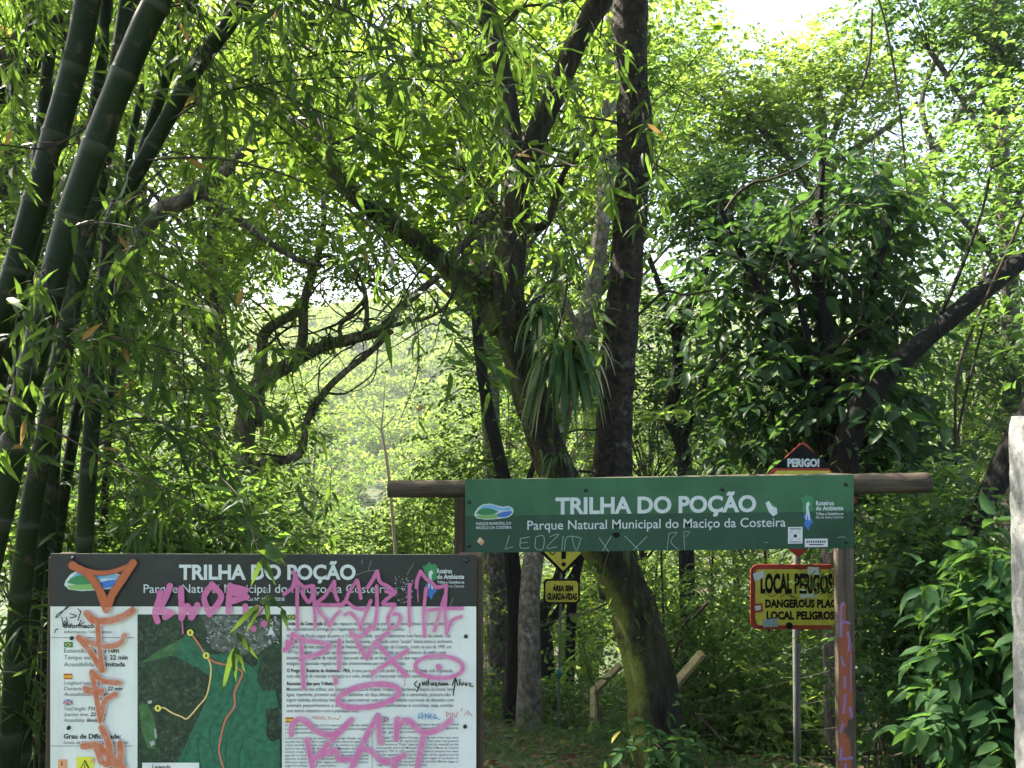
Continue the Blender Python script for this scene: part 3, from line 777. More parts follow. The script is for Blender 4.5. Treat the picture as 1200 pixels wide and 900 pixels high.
# loose ground cover and fallen leaves: nobody could count them
def undergrowth():
    n = 34000
    y = 3.2 + 15 * rng.random(n) ** 1.3; x = (rng.random(n) * 2 - 1) * (1.2 + y * .72)
    keep = rng.random(n) < (.35 + .65 * (np.sin(x*1.7+y) * np.sin(y*1.3) > -.2))
    path = np.abs(x - (-.1 + .02*y)) < .6
    keep &= ~(path & (y < 11) & (rng.random(n) < .45))
    x, y = x[keep], y[keep]; n = len(x)
    z = H(x, y)
    hgt = .03 + (.10 + .03*np.clip(y-4, 0, 8)) * rng.random(n) ** 1.6
    hgt *= np.clip((y - 3.5) / 4, .3, 1)
    p = np.stack([x, y, z + hgt], -1)
    k = 3
    p = np.repeat(p, k, 0) + rng.normal(0, .05, (n*k, 3))
    ax = rng.normal(0, 1, (n*k, 3)); ax[:, 2] = np.abs(ax[:, 2])*.4 - .1
    o = leaves('undergrowth', p, ax, np.array([0, -.2, 1.0]) + rng.normal(0, .4, (n*k, 3)), (.035 + .05*rng.random(n*k)), .026, 'oval', M['shrub'], base=(0,0,0))
    tagp(o, 'low leafy ground cover on the slope under the trees', 'ground cover', kind='stuff')
    n = 16000
    y = 2.5 + 13 * rng.random(n) ** 1.3; x = (rng.random(n) * 2 - 1) * (1.2 + y * .72)
    p = np.stack([x, y, H(x, y) + .012 + .02*rng.random(n)], -1)
    ax = rng.normal(0, 1, (n, 3)); ax[:, 2] *= .15
    o = leaves('fallen_leaves', p, ax, np.array([0, 0, 1.0]) + rng.normal(0, .35, (n, 3)), .06 + .07*rng.random(n), .04, 'oval', M['litter'], base=(0,0,0))
    tagp(o, 'brown fallen leaves on the forest floor', 'leaf litter', kind='stuff')
undergrowth()

# ------------------------------------------------------------------ epiphytes, vines, dead sticks
def strap_plant(name, label, c, n, L, Wd, spread=1.0, mat='strap', down=.9, seed=0):
    c = np.array(c); root = thing(name, tuple(c), label, 'plant', None)
    g = np.random.default_rng(seed); mb = MB()
    V, F, A = [], [], []
    for i in range(n):
        a = g.random() * 6.283; out = np.array([math.cos(a), math.sin(a) * .8 - .25, 0]) * spread
        l = L * (.55 + .6 * g.random()); w = Wd * (.6 + .6 * g.random()); up = .2 + .9 * g.random()
        side = unit(np.cross(out, [0, 0, 1.0]))
        b = len(V); seg = 7
        for s in range(seg + 1):
            t = s / seg
            q = c + out * l * (t * .75) * (1 - .3 * t) + np.array([0, 0, l * (up * t - down * 1.25 * t * t)])
            ww = w * .5 * (1 - t ** 3) * (.6 + .4 * min(1, t * 4)) + .001
            V += [q - side * ww, q + side * ww]
        for s in range(seg): F.append((b+2*s, b+2*s+1, b+2*s+3, b+2*s+2))
        A += [g.random()] * seg
    me = bpy.data.meshes.new('foliage'); me.from_pydata([tuple(v - c) for v in V], [], F)
    at = me.attributes.new('rnd', 'FLOAT', 'FACE'); at.data.foreach_set('value', np.array(A, np.float32))
    me.polygons.foreach_set('use_smooth', [True]*len(F)); me.materials.append(M[mat])
    link('foliage', me, root)
    return root
EP = [(662,425,5.2,110,.62,.055,.95,'big drooping strap-leaved bromeliad hanging on the leaning trunk'),
      (636,372,5.35,40,.42,.04,1.0,'dark strap-leaved rosette at the fork of the leaning trunk'),
      (655,312,5.45,26,.42,.022,1.1,'dark spiky tuft on the trunk above the fork'),
      (655,540,5.35,26,.28,.02,1.0,'small drooping tuft on the trunk just over the green sign'),
      (520,300,5.4,34,.14,.010,.9,'little spiky tuft perched on the outer mossy limb'),
      (470,262,5.3,30,.12,.008,.9,'fine grassy tuft on the mossy limb near its end'),
      (440,240,5.3,26,.14,.010,.9,'ragged tuft near the tip of the mossy limb'),
      (385,398,8.9,22,.30,.03,1.0,'pale rosette sitting on the arched limb over the valley'),
      (340,425,8.9,22,.34,.03,1.0,'spiky rosette low on the arched mossy limb'),
      (728,640,5.3,14,.30,.014,1.2,'thin arching grassy leaves beneath the green sign')]
for i, (px, py, d, n, L, Wd, sp, lab) in enumerate(EP):
    strap_plant('bromeliad', lab, P(px, py, d), n, L, Wd, sp, seed=i)
def vine(label, pts, r=.008, mat='twig', name='hanging_vine'):
    mb = MB(); mb.tube([P(*p) for p in pts], r, 6, 6, .1)
    o = mb.build(name, M[mat], None, True); tagp(o, label, 'vine' if 'vine' in name else 'stick')
    return o
vine('long dark vine hanging from the top right down past the bare limbs', [(1020,-30,8,),(1038,30,8),(1052,110,8),(1060,190,8),(1064,250,8),(1062,300,8)], .011)
vine('short hooked vine hanging left of the long one at the top right', [(1022,10,8.2),(1020,60,8.2),(1012,95,8.2),(1006,105,8.2)], .012)
vine('thin vine curving down under the slanting trunk at the right', [(1215,215,5.9),(1178,300,5.9),(1140,385,6),(1122,440,6),(1120,520,6),(1126,620,6),(1128,720,6)], .010)
vine('second slim stem crossing beneath the slanting trunk by the concrete post', [(1160,352,6.2),(1140,430,6.3),(1122,510,6.3),(1108,600,6.3)], .009)
vine('slack loop of vine at the bottom right among big leaves', [(1030,860,3.4),(1040,885,3.4),(1070,878,3.3),(1105,862,3.3),(1130,845,3.25),(1140,800,3.25)], .004, 'twig')
vine('pale thin vine falling across the bromeliad leaves', [(655,360,5.2),(660,395,5.15),(648,420,5.1),(636,430,5.1),(628,455,5.1),(620,480,5.1)], .004, 'twig_pale')
vine('bare stick lying among the plants at the right of the leaning trunk', [(815,835,6.2),(835,855,6.1),(850,872,6.0),(870,878,6.0)], .009, 'twig', 'fallen_stick')
vine('dead branch angling up left of the danger sign', [(785,800,7.2),(800,735,7.1),(815,722,7.0),(830,705,7.0)], .014, 'twig', 'dead_branch')
vine('dead twig with a pale end in the tangle left of the danger sign', [(780,760,7.3),(805,722,7.2),(822,710,7.1)], .007, 'twig', 'dead_branch')
sp = MB(); sp.tube([P(470,720,4.6), P(456,563,4.6), P(450,520,4.6), P(447,503,4.6), P(449,480,4.6), P(452,440,4.6)], [.012,.010,.008,.007,.004,.002], 6, 5, .1)
sp.tube([P(447,503,4.6), P(458,493,4.6), P(468,478,4.6)], [.005,.004,.002], 5, 4)
sp.tube([P(447,505,4.6), P(430,488,4.6), P(415,470,4.6), P(405,452,4.6)], [.004,.003,.002,.001], 5, 4)
tagp(sp.build('bare_sapling', M['twig_pale'], None, True), 'leafless pale sapling standing behind the left end of the beam', 'sapling')

# ------------------------------------------------------------------ bamboo
CULMS = [  # pixel line (px, py), depth, half width, what tells it apart
 ([(112,-60),(103,0),(90,67),(67,150),(43,233),(18,320),(-8,400),(-60,560),(-120,760)], 3.7, 20, 'thick dark green bamboo culm second from the left, leaning off the picture'),
 ([(196,-60),(185,0),(172,25),(133,117),(103,195),(78,270),(52,370),(28,470),(8,560),(-14,660),(-50,830)], 3.4, 21, 'thickest bamboo culm with scratched bark and a visible node near the top'),
 ([(310,-50),(288,0),(233,75),(200,133),(162,200),(133,255),(127,300),(117,400),(106,520),(99,640),(94,780)], 3.9, 13, 'bamboo culm that bends far right at the top of the picture'),
 ([(160,-60),(152,0),(140,80),(122,170),(100,280),(82,370),(58,490),(36,600),(22,720),(10,900)], 3.8, 16, 'bamboo culm with brown scars standing between the two thick ones'),
 ([(92,300),(72,430),(58,560),(44,680),(34,800),(28,920)], 4.1, 9, 'thin shaded bamboo culm nearest the left edge of the map board'),
 ([(40,270),(22,340),(2,430),(-30,560),(-60,700)], 4.0, 17, 'dark bamboo culm at the very left picture edge'),
 ([(168,100),(150,190),(142,300),(132,420),(124,560),(118,700)], 4.6, 6, 'slender bamboo culm in the gap right of the clump'),
 ([(60,40),(48,160),(30,300),(8,450),(-20,620),(-40,760)], 4.3, 10, 'slim bamboo culm half hidden behind the second culm from the left'),
 ([(240,-40),(205,60),(170,170),(140,270),(112,380),(88,500),(66,640),(52,760)], 4.3, 9, 'slim shaded bamboo culm following the bent one upward'),
 ([(128,-50),(120,60),(104,180),(88,300),(74,420),(62,560)], 4.2, 10, 'straight bamboo culm in the middle of the clump, in shade'),
 ([(-20,-60),(-40,120),(-70,330),(-110,600)], 3.6, 18, 'bamboo culm just outside the left picture edge'),
]
CULM_PTS = []
culm_roots = []
for line, d, hw, lab in CULMS:
    pts = [P(px, py, d) for px, py in line]
    gx = pts[-1][0]; g = Hs(gx, d)
    q = list(pts)
    if q[-1][2] > g: q.append((q[-1][0] - .02, d, g - .1))
    q = q[::-1]
    root = thing('bamboo_culm', (q[0][0], d, g), lab, 'bamboo', 'bamboo culms of the clump at the left')
    r = hw2r(hw, d) * .70
    pp, _ = resample(q, 1.0, 8)
    seg = np.concatenate([[0], np.cumsum(np.linalg.norm(np.diff(pp, axis=0), axis=1))])
    node_gap = .34 if hw > 12 else .28
    nodes = np.arange(.22 + .1*rng.random(), seg[-1], node_gap)
    s_all = np.unique(np.concatenate([np.linspace(0, seg[-1], int(seg[-1]/.07)), nodes, nodes-.012, nodes+.010, nodes+.03]))
    s_all = s_all[(s_all >= 0) & (s_all <= seg[-1])]
    pc = np.stack([np.interp(s_all, seg, pp[:, i]) for i in range(3)], -1)
    dn = np.min(np.abs(s_all[:, None] - nodes[None]), 1)
    rr = r * (1 + .10 * np.exp(-(dn/.007)**2) + .03*np.exp(-(dn/.04)**2))
    mb = MB(); mb.tube(pc, rr, 18, 1, 0)
    below = np.array([np.min(np.where(nodes[None] - s >= -.004, nodes[None] - s, 9)) for s in s_all])
    mb.a = np.repeat(np.where((below < .014), .35, 1.0), 18).tolist()
    mb.build('stem', M['bamboo'], root, True, attr='a')
    CULM_PTS.append(pc); culm_roots.append((root, r))

def fan_leaves(tip, dirv, n, L, Wd, fall=.12):
    """a drooping hand of bamboo leaves at the end of a twig"""
    p = np.repeat(np.asarray(tip)[None], n, 0) + rng.normal(0, .012, (n, 3))
    d = np.repeat(np.asarray(dirv)[None], n, 0) * .75 + rng.normal(0, .62, (n, 3))
    d[:, 2] -= fall + .35 * rng.random(n)
    nr = rng.normal(0, .5, (n, 3)) + np.array([0, -.4, .7])
    l = L * (.55 + .6 * rng.random(n))
    return p, d, nr, l, l * Wd / L

def bamboo_branch(pts, st, acc, nf, L=.15, r=.004, start=.25, twl=.16):
    q, _ = resample(pts, 1.0, 7)
    s = np.concatenate([[0], np.cumsum(np.linalg.norm(np.diff(q, axis=0), axis=1))])
    rad = np.linspace(r, r*.35, len(q))
    st.tube(q, rad, 5, 1, 0, False)
    T = unit(np.gradient(q, axis=0))
    for f in range(nf):
        u = (start + (1 - start) * (f + rng.random()) / nf) * s[-1]
        b = np.array([np.interp(u, s, q[:, i]) for i in range(3)])
        t = T[min(len(T)-1, int(np.searchsorted(s, u)))]
        o = unit(t * .6 + rng.normal(0, .7, 3) + np.array([0, 0, -.35]))
        tl = twl * (.3 + rng.random())
        e = b + o * tl + np.array([0, 0, -.3 * tl])
        st.tube([b, (b + e)/2 + np.array([0, 0, .02]), e], [.0022, .0018, .0012], 4, 2, 0, False)
        for w_ in (.55, 1.0):
            acc.append(fan_leaves(b + (e - b) * w_, o, int(rng.integers(2, 5)), L, .025))

ACC = {i: (MB(), []) for i in range(len(CULMS))}
def near_culm(p, allow):
    best = None
    for i in allow:
        d = np.linalg.norm(CULM_PTS[i] - np.asarray(p), axis=1); j = int(d.argmin())
        if best is None or d[j] < best[0]: best = (d[j], i, CULM_PTS[i][j])
    return best
# branches drawn from the photograph
DR = [([(175,183,3.6),(250,185,3.4),(340,207,3.3),(400,240,3.2),(453,283,3.2),(500,340,3.2),(553,417,3.2),(585,465,3.2)], 2, 14, .3),
      ([(233,72,3.9),(300,98,3.6),(368,128,3.5),(436,159,3.4),(472,182,3.4),(511,211,3.4),(557,247,3.4)], 2, 16, .15),
      ([(200,140,3.9),(251,112,3.6),(326,96,3.5),(417,91,3.4),(544,97,3.4),(620,110,3.4)], 2, 16, .2),
      ([(120,140,3.8),(60,172,3.5),(0,170,3.3),(-50,172,3.3)], 1, 8, .1),
      ([(30,300,3.8),(80,270,3.4),(130,262,3.2),(200,285,3.1),(255,330,3.1)], 1, 11, .25),
      ([(60,380,3.7),(130,395,3.3),(200,410,3.2),(250,432,3.2),(300,470,3.2)], 3, 12, .3),
      ([(70,510,3.8),(120,535,3.5),(165,560,3.3),(230,590,3.2),(290,640,3.1)], 3, 10, .35),
      ([(128,300,3.9),(200,330,3.6),(270,370,3.5),(330,420,3.5),(352,480,3.5)], 2, 11, .3),
      ([(108,500,3.9),(160,490,3.6),(220,510,3.5),(270,550,3.5),(300,600,3.5)], 2, 9, .3),
      ([(150,20,3.8),(220,-20,3.4),(330,-10,3.2),(420,20,3.1),(500,75,3.1),(545,130,3.1)], 1, 16, .3),
      ([(288,5,3.9),(400,-60,3.6),(520,-30,3.6),(620,40,3.6),(690,130,3.6),(715,210,3.6)], 2, 15, .35),
      ([(288,5,3.9),(430,-120,3.8),(600,-60,3.9),(720,60,4),(770,180,4)], 2, 14, .45),
      ([(233,75,3.9),(330,150,3.8),(420,240,3.8),(480,350,3.8),(490,430,3.8),(470,490,3.8)], 2, 7, .45),
      ([(200,133,3.9),(400,60,3.9),(540,120,4.0),(640,240,4.2),(690,330,4.3),(720,420,4.4)], 2, 9, .4)]
for pts, ci, nf, st0 in DR:
    b = near_culm(P(*pts[0]), [ci])
    bamboo_branch([tuple(b[2])] + [P(*p) for p in pts[1:]], *ACC[ci], nf, .15, .006, st0)
# many more, filled into the regions that are thick with bamboo leaves
REG = [(190,60,150,80,25,3.5,4.6),(320,60,140,75,28,3.3,4.8),(470,60,90,80,12,3.4,5.0),(430,110,110,50,6,3.4,4.8),(60,450,70,170,13,2.9,4.4),(200,480,120,130,15,3.4,5.2),
       (220,300,110,90,17,3.4,5.2),(20,150,60,140,12,3.9,4.8),(590,150,90,130,6,4.0,5.1),(250,600,90,40,10,3.3,4.6),(700,230,60,140,6,4.3,5.2)]
for (cx, cy, rx, ry, n, d0, d1) in REG:
    for _ in range(n):
        d = d0 + (d1-d0)*rng.random()
        e = np.array(P(cx + rx*rng.normal(0,.65), cy + ry*rng.normal(0,.65), d))
        dist, ci, b = near_culm(e + np.array([-.25, 0, .35]), [0,1,2,3,5,10] if cx < 420 else [2])
        dv = e - b
        m1 = b + dv*.4 + np.array([0, 0, .10 + .14*np.linalg.norm(dv)]) + rng.normal(0, .04, 3)
        m2 = b + dv*.75 + np.array([0, 0, .08 + .12*np.linalg.norm(dv)]) + rng.normal(0, .04, 3)
        nf = int(np.clip(4 + np.linalg.norm(dv)*2.2, 4, 9))
        bamboo_branch([b, m1, m2, e], *ACC[ci], nf, (.11 if cy > 250 else .125) + .03*rng.random(), .0035, max(.2, 1 - .9/np.linalg.norm(dv)) if np.linalg.norm(dv) > 1 else .3)
# unseen bamboo leaf roof overhead, added to cut the light from the front
n = 18000
op = np.stack([-6 + 11*rng.random(n), -4 + 9.8*rng.random(n), np.zeros(n)], -1)
op[:, 2] = 4.6 + .10*op[:, 1]**2*.3 + 2.4*rng.random(n) + .12*np.abs(op[:, 0])
op[:, 2] = np.maximum(op[:, 2], 2.15 + .6*op[:, 1])
keep = (np.sin(op[:, 0]*2.1 + op[:, 1]) * np.sin(op[:, 1]*1.7 - op[:, 0]*.6) > -.45)
op = op[keep]
for q in op:
    ACC[1][1].append(fan_leaves(q, rng.normal(0, 1, 3), 4, .17, .026))
for q in op[::120]:
    _, _, b = near_culm(q, [1]); bb = CULM_PTS[1][-1]
    ACC[1][0].tube([bb, (bb + q)/2 + np.array([0, 0, .9]), q], [.02, .012, .004], 5, 6, 0, False)
# the sprig that hangs in front of the map board
sb = near_culm(P(100, 600, 3.9), [2])
bamboo_branch([tuple(sb[2]), P(200,540,3.2), P(270,570,2.5), P(306,655,2.25)], *ACC[2], 2, .10, .003, .85, .05)
sg = ACC[2]
sg[0].tube([P(306,655,2.25), P(312,690,2.25), P(309,712,2.25), P(289,738,2.25), P(276,758,2.25)], [.0016]*4+[.001], 4, 4, 0, False)
for (a, b_) in [((308,653),(294,686)),((308,653),(322,683)),((310,652),(332,652)),((312,697),(329,712)),((311,697),(316,736)),((302,708),(268,743)),((304,708),(289,740)),
                ((303,705),(326,707)),((276,740),(300,770)),((274,758),(259,815)),((274,760),(276,797)),((275,757),(286,786)),((330,712),(337,735))]:
    A, B = np.array(P(*a, 2.25)), np.array(P(*b_, 2.22))
    ln = np.linalg.norm(B - A)
    sg[1].append((A[None], (B-A)[None], np.array([[.3, -1, .3]]), np.array([ln*1.05]), np.array([.0165])))
for i, (root, r) in enumerate(culm_roots):
    st, acc = ACC[i]
    if st.n: st.build('branches', M['twig'], root)
    if acc:
        leaves('foliage', *[np.concatenate([np.broadcast_to(a[q], (len(a[0]),) + np.shape(a[q])[1:]) for a in acc]) for q in range(5)], 'lance', M['bamboo_leaf'], root)
# ------------------------------------------------------------------ flat artwork for the signs
_fc = bpy.data.curves.new('lettering_source', 'FONT'); _fo = bpy.data.objects.new('lettering_source', _fc)
def text_px(mb, s, x0, ybase, cap, d, eps, x1=None, bold=0.0, shear=0.0, tilt=0.0, res=2):
    """lettering on a board facing the road; tilt = px drop per px to the right"""
    _fc.body = s; _fc.resolution_u = res; _fc.offset = bold; _fc.shear = shear
    me = bpy.data.meshes.new_from_object(_fo)
    v = np.array([q.co[:2] for q in me.vertices]); f = [tuple(p.vertices) for p in me.polygons]
    bpy.data.meshes.remove(me)
    if not len(v): return
    v[:, 0] -= v[:, 0].min()
    sy = cap / .682
    sx = (x1 - x0) / v[:, 0].max() if x1 else sy
    V = []
    for a, b in v:
        px = x0 + a * sx; py = ybase - b * sy + (px - x0) * tilt
        x, y, z = P(px, py, d); V.append((x, y - eps, z))
    mb.add(V, f)

def poly_px(mb, pts, d, eps, tilt=0.0, cx=0):
    V = []
    for px, py in pts:
        x, y, z = P(px, py + (px - cx) * tilt if tilt else py, d); V.append((x, y - eps, z))
    mb.add(V, [tuple(range(len(V) - 1, -1, -1))])

def rect_px(mb, x0, y0, x1, y1, d, eps): poly_px(mb, [(x0,y0),(x1,y0),(x1,y1),(x0,y1)], d, eps)
def disc_px(mb, x, y, r, d, eps, n=16): poly_px(mb, [(x+r*math.cos(i*2*math.pi/n), y+r*math.sin(i*2*math.pi/n)) for i in range(n)], d, eps)

STK = [0.0]
def stroke_px(mb, pts, w, d, eps, soft=.22, sub=6, ends=True, closed=False):
    """a spray or marker stroke: a ribbon whose edges thin out; it lies a hair higher along its length"""
    q, _ = resample(pts, 1.0, sub if len(pts) > 2 else 1)
    if len(pts) == 2: q = np.linspace(q[0], q[-1], 6)
    if ends:
        t0 = unit(q[0]-q[1]); t1 = unit(q[-1]-q[-2])
        q = np.vstack([q[0]+t0*w*.5, q[0]+t0*w*.42, q[0]+t0*w*.25, q, q[-1]+t1*w*.25, q[-1]+t1*w*.42, q[-1]+t1*w*.5])
    n = len(q)
    T = unit(np.gradient(q, axis=0)); N = np.stack([-T[:, 1], T[:, 0]], -1)
    ww = np.full(n, w * .5)
    ww *= 1 + .07*np.sin(np.arange(n)*1.3 + q[0][0])
    if ends: ww[[0, 1, 2, -3, -2, -1]] *= [.12, .55, .87, .87, .55, .12]
    V, A, F = [], [], []
    cr = [-1 - soft, -1 + soft*.6, 1 - soft*.6, 1 + soft]; al = [0, 1, 1, 0]
    for i in range(n):
        e = eps + STK[0] + .00006 * i / n
        for c, a in zip(cr, al):
            x, y, z = P(q[i][0] + N[i][0]*ww[i]*c, q[i][1] + N[i][1]*ww[i]*c, d)
            V.append((x, y - e, z)); A.append(a)
    for i in range(n-1):
        for j in range(3): F.append((i*4+j, i*4+j+1, (i+1)*4+j+1, (i+1)*4+j))
    STK[0] += .00008
    mb.add(V, F, A)

SPRAY = {'pink': [], 'orange': []}
def film(key, col, halo, edge, d, eps, root, under, st=.55):
    """one thin film of spray paint: coverage of all strokes of one can, fading out into what lies under it"""
    allp = np.vstack([q for q, w in SPRAY[key]])
    x0, y0 = allp.min(0) - 12; x1, y1 = allp.max(0) + 12
    nx, ny = int((x1-x0)/st) + 1, int((y1-y0)/st) + 1
    cov = np.zeros((ny, nx))
    g = np.random.default_rng(3)
    for q, w in SPRAY[key]:
        s = np.concatenate([[0], np.cumsum(np.linalg.norm(np.diff(q, axis=0), axis=1))])
        n = max(3, int(s[-1] / .5)); u = np.linspace(0, s[-1], n)
        px = np.interp(u, s, q[:, 0]); py = np.interp(u, s, q[:, 1])
        wob = np.interp(u, np.linspace(0, s[-1], max(3, n // 10)), g.normal(0, .045, max(3, n // 10)))
        den = np.interp(u, np.linspace(0, s[-1], max(3, n // 14)), 1 - .13 * g.random(max(3, n // 14)))
        for a_, b_, wv, dn in zip(px, py, wob, den):
            h = w * .5 * (1 + wv); R_ = h + edge + 4.5
            i0, i1 = int((a_-R_-x0)/st), int((a_+R_-x0)/st) + 2; j0, j1 = int((b_-R_-y0)/st), int((b_+R_-y0)/st) + 2
            i0, j0 = max(i0, 0), max(j0, 0)
            X, Y = np.meshgrid(x0 + st*np.arange(i0, min(i1, nx)), y0 + st*np.arange(j0, min(j1, ny)))
            D = np.hypot(X - a_, Y - b_)
            c = np.clip((h + edge - D) / (edge * 1.7), 0, 1); c = c * c * (3 - 2*c) * dn
            if halo and w > 3: c = np.maximum(c, halo * np.exp(-(np.maximum(D - h, 0) / 2.2) ** 2))
            cov[j0:j0+D.shape[0], i0:i0+D.shape[1]] = np.maximum(cov[j0:j0+D.shape[0], i0:i0+D.shape[1]], c)
    yy_, xx_ = np.mgrid[0:ny, 0:nx] * st; bl = sum(np.sin(xx_*f1 + yy_*f2 + f3) for f1, f2, f3 in g.normal(0, .45, (7, 3)))
    cov = cov * (1 - .045 * np.clip(bl - .8, 0, 2))
    cov = np.clip(cov * (1 + .05 * g.normal(0, 1, cov.shape)), 0, 1)
    on = cov > .16
    cell = on[:-1, :-1] & on[1:, :-1] & on[:-1, 1:] & on[1:, 1:]
    jj, ii = np.nonzero(cell)
    used = np.zeros((ny, nx), bool)
    for dj in (0, 1):
        for di in (0, 1): used[jj+dj, ii+di] = True
    idx = -np.ones((ny, nx), int); vj, vi = np.nonzero(used); idx[vj, vi] = np.arange(len(vj))
    V, CL = [], []
    b = root_of(root)
    for j, i in zip(vj, vi):
        X, Y = x0 + st*i, y0 + st*j
        x, y, z = P(X, Y, d); V.append((x-b.x, y-eps-b.y, z-b.z))
        un = under(X, Y); c = cov[j, i]
        CL.append([col[k]*c + un[k]*(1-c) for k in range(3)] + [1])
    F = np.stack([idx[jj, ii], idx[jj+1, ii], idx[jj+1, ii+1], idx[jj, ii+1]], -1).tolist()
    me = bpy.data.meshes.new('graffiti'); me.from_pydata(V, [], F)
    at = me.attributes.new('col', 'FLOAT_COLOR', 'POINT'); at.data.foreach_set('color', np.array(CL, np.float32).ravel())
    me.materials.append(K['film']); me.update()
    return link('graffiti', me, root)

def C(scale, ox, oy): return lambda L: [(ox + x/scale, oy + y/scale) for x, y in L]
def bolts(root, pts, d, r=2.3):
    for px, py in pts:
        x, y, z = P(px, py, d); rr = r/FPX*d
        mb = MB(); V = []; n = 12
        for k, (dy, s) in enumerate([(0, 1), (-.004, 1), (-.007, .7), (-.008, .2)]):
            V += [(x + rr*s*math.cos(i*2*math.pi/n), y - .0005 + dy, z + rr*s*math.sin(i*2*math.pi/n)) for i in range(n)]
        F = [(k*n+i, k*n+(i+1) % n, (k+1)*n+(i+1) % n, (k+1)*n+i) for k in range(3) for i in range(n)] + [tuple(3*n+i for i in range(n))]
        mb.add(V, F); mb.build('bolt', M['bolt'], root, True)

def slab_px(x0, y0, x1, y1, d, th, tl=0.0):
    """board with its front face at depth d (tl = px rise of the right end)"""
    mb = MB()
    f = [P(x0, y1, d), P(x1, y1 + tl, d), P(x1, y0 + tl, d), P(x0, y0, d)]
    V = [(x, y, z) for x, y, z in f] + [(x, y + th, z) for x, y, z in f]
    mb.add(V, [(0,1,2,3),(5,4,7,6),(4,0,3,7),(1,5,6,2),(3,2,6,7),(4,5,1,0)])
    return mb

def mt(n, c, r=.45, v=.06, s=8):
    """printed sheet that has weathered: blotches, and grime washed down in streaks"""
    m, t, out = newmat(n)
    p = t.nodes.new('ShaderNodeBsdfPrincipled'); p.inputs['Specular IOR Level'].default_value = .3
    f = noise(t, s, 5, .6); g = noise(t, 16, 6, .65, stretch=(1, 1, .07)); h = noise(t, 5, 6, .7)
    cc = ramp(t, f, [(.3, tuple(q*(1-v) for q in c)), (.7, tuple(min(1, q*(1+v)) for q in c))])
    cc = mixcol(t, ramp(t, g, [(.52, (0,0,0)), (.75, (.32,.32,.32))]), cc, tuple(q*.45 + .012 for q in c))
    cc = mixcol(t, ramp(t, h, [(.58, (0,0,0)), (.72, (.16,.16,.16))]), cc, (.16,.15,.12))
    t.links.new(cc, p.inputs['Base Color'])
    t.links.new(ramp(t, f, [(.3, (r-.1,)*3), (.7, (r+.15,)*3)]), p.inputs['Roughness'])
    t.links.new(p.outputs[0], out.inputs['Surface'])
    return m
K = dict(panel_dark=mt('charcoal panel print', (.034,.036,.034), .4, .12), white=mt('white panel print', (.75,.745,.69), .4, .05), ink=plain('grey ink', (.10,.10,.10), .6),
  inkb=plain('black ink', (.02,.02,.02), .6), letter=mt('white lettering', (.62,.65,.63), .5, .06, 20), green_hi=mt('sign green', (.046,.135,.064), .45, .2, 4), green_lo=mt('sign dark green', (.030,.078,.044), .45, .2, 4),
  orange=paint_mat('orange spray paint', (.52,.135,.055)), marker=paint_mat('black marker', (.012,.012,.012)), blue_ink=paint_mat('blue marker', (.10,.28,.50)), red_ink=paint_mat('red marker', (.55,.12,.10)),
  scratch=paint_mat('scratched line', (.28,.38,.32)), logo_green=plain('logo green', (.045,.22,.085), .5), logo_light=plain('logo light green', (.22,.42,.12), .5), logo_blue=plain('logo blue', (.05,.17,.50), .5), logo_sky=plain('logo pale blue', (.20,.42,.62), .5),
  yellow=mt('warning yellow', (.60,.53,.065), .5, .2, 9), red=mt('warning red', (.40,.045,.028), .5, .12, 9), black=plain('sign black', (.008,.008,.009), .65, .12), sticker=mt('sticker paper', (.66,.66,.66), .5, .06, 30),
  flag_g=plain('flag green', (.03,.22,.06), .5), flag_y=plain('flag yellow', (.70,.48,.03), .5), flag_r=plain('flag red', (.55,.04,.03), .5), flag_b=plain('flag blue', (.03,.05,.30), .5),
  trail=plain('trail line', (.55,.17,.10), .5), trail_y=plain('side trail line', (.80,.58,.22), .5), mark_y=plain('map marker yellow', (.80,.70,.12), .5), tint=plain('park green tint', (.028,.135,.075), .5, .4, .35, 55), tint2=plain('buffer green tint', (.055,.14,.05), .5, .4, .35, 55), town=plain('town ground', (.10,.115,.09), .6, .4, .75, 70),
  roofs=plain('roofs on the map', (.40,.40,.39), .6, .4, .3, 60), contour=plain('contour ink', (.012,.06,.045), .6), peach=plain('peach key square', (.72,.33,.16), .5), keyy=plain('yellow key square', (.75,.70,.06), .5), purple=paint_mat('lilac spray paint', (.33,.20,.48)))
def aerial():
    m, t, out = newmat('aerial photo of forest')
    p = t.nodes.new('ShaderNodeBsdfPrincipled'); p.inputs['Roughness'].default_value = .45
    f = noise(t, 75, 5, .75); g = noise(t, 9, 3, .6)
    c = ramp(t, f, [(.36, (.003,.009,.007)), (.52, (.018,.036,.024)), (.68, (.09,.13,.08))])
    c = mixcol(t, ramp(t, g, [(.45, (0,0,0)), (.7, (.6,.6,.6))]), c, (.02,.06,.025))
    t.links.new(c, p.inputs['Base Color']); t.links.new(p.outputs[0], out.inputs['Surface'])
    return m
K['pale_sticker'] = plain('faded blue sticker', (.30,.38,.38), .6, .3, .2, 60); K['aerial'] = aerial(); K['film'] = film_mat()
class Art:
    """one mesh per ink on a sign"""
    def __init__(s, root, d): s.r = root; s.d = d; s.m = {}
    def __getitem__(s, k): return s.m.setdefault(k, MB())
    def flush(s, names):
        for k, mb in s.m.items():
            if mb.n: mb.build(names.get(k, 'print'), K[k], s.r, attr='a' if k in ('pink','orange','marker','blue_ink','red_ink','scratch','purple') else None)

